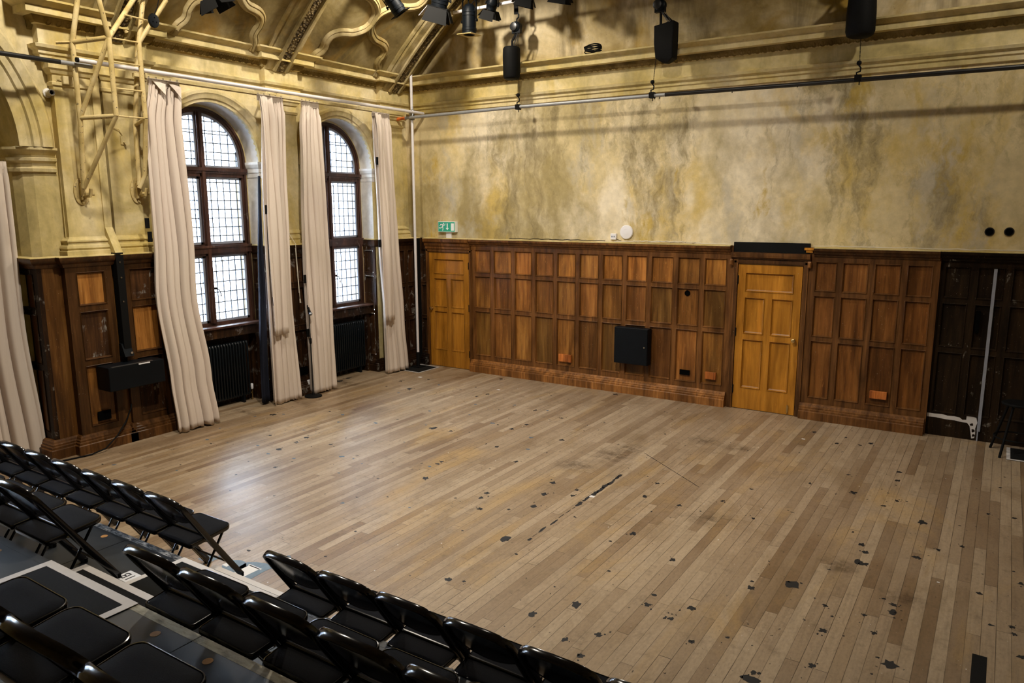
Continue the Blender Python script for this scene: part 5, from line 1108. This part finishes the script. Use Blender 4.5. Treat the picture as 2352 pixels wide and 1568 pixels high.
for b_, m_, nm in ((B1, 'stain_black', 'paint_spot'), (B2, 'stain_blue', 'paint_spot'), (B3, 'stain_white', 'paper_fleck')): o = b_.build(nm, m_, fl_); o['kind'] = 'stuff'
for u, v, rx, ry in ((1320, 1068, .28, .26), (1405, 1045, .30, .34), (1450, 1030, .2, .2), (1620, 1012, .24, .2), (1690, 1028, .26, .16), (1930, 1300, .2, .2), (1620, 1190, .22, .2), (690, 925, .22, .12), (800, 880, .4, .14), (560, 945, .4, .1), (2070, 1375, .2, .16)):
    p = at(u, v, 2, 0); b = MB(); b.poly([(math.cos(a), math.sin(a), 0) for a in [2 * PI * k / 24 for k in range(24)]]); o = b.build('soaked_stain', 'stain_brown', fl_); o.location = (p.x, p.y, .0006); o.scale = (rx, ry, 1)

# ------------------------------------------------------------------ street outside
struct(MB().box(-40, -1.16, -40, 30, -1.3, -1.2).build('ground', 'street'), 'pale street outside the windows')
r = thing('building', 'pale brick building across the street, seen faintly through the windows', 'building', (-14, 0, -1.2)); b = MB(); b.box(-3, 0, -22, 16, 0, 9); b.build('facade', 'brick', r)
for i in range(12):
    for k in range(3): b = MB(); y = -21 + i * 3.1; b.box(-.1, .03, y, y + 1.2, 1.2 + k * 2.9, 3.0 + k * 2.9); f_ = b.build('window', 'facade_glass', r); b = MB(); b.box(0, .12, y - .1, y + 1.3, 1.1 + k * 2.9, 1.2 + k * 2.9); b.build('sill', 'tape', f_)

# ------------------------------------------------------------------ light
w = bpy.data.worlds.new('sky'); scene.world = w; w.use_nodes = True; bg = w.node_tree.nodes['Background']; bg.inputs[0].default_value = (.80, .90, 1.0, 1); bg.inputs[1].default_value = 52.0
def portal(y, z, sy, sz, x):
    l = bpy.data.lights.new('window_portal', 'AREA'); l.shape = 'RECTANGLE'; l.size = sz; l.size_y = sy; l.cycles.is_portal = True
    o = bpy.data.objects.new('window_portal', l); COL.objects.link(o); o.matrix_world = Matrix(((0, 0, -1, x), (0, 1, 0, y), (1, 0, 0, z), (0, 0, 0, 1)))
for c in BAYS: portal(c, 2.62, 1.36, 2.95, -.66)
portal(BC - .9, 2.6, 1.04, 3.3, -.90)
def lamp(loc, power, col, size, aim=None, cone=None, blend=.6):
    l = bpy.data.lights.new('house_lamp', 'SPOT' if cone else 'POINT'); l.energy = power; l.color = col; l.shadow_soft_size = size
    if cone: l.spot_size = cone; l.spot_blend = blend
    o = bpy.data.objects.new('house_lamp', l); COL.objects.link(o); o.location = loc
    if aim: o.rotation_euler = (Vector(aim) - Vector(loc)).to_track_quat('-Z', 'Y').to_euler()
WARM = (1.0, .90, .75)
lamp((1.9, -2.1, 6.15), 330, WARM, .09, (1.3, -1.6, 0), 2.85, .3)
lamp((1.9, -6.2, 6.2), 430, WARM, .09, (1.4, -6.0, 0), 2.6, .3)
lamp((9.0, -2.3, 6.3), 190, WARM, .09, (8.4, -1.0, 0), 2.85, .3)
lamp((5.2, -6.0, 6.9), 1250, WARM, .16, (3.0, -2.8, 0), 1.85, .8)
vs = scene.view_settings; vs.view_transform = 'Standard'; vs.look = 'None'; vs.exposure = 0; vs.gamma = 1; vs.use_curve_mapping = False
scene.display_settings.display_device = 'sRGB'
cy = scene.cycles; cy.use_denoising = True; cy.max_bounces = 7; cy.diffuse_bounces = 4; cy.glossy_bounces = 3; cy.transmission_bounces = 4; cy.transparent_max_bounces = 10; cy.sample_clamp_indirect = 6; cy.caustics_reflective = False; cy.caustics_refractive = False
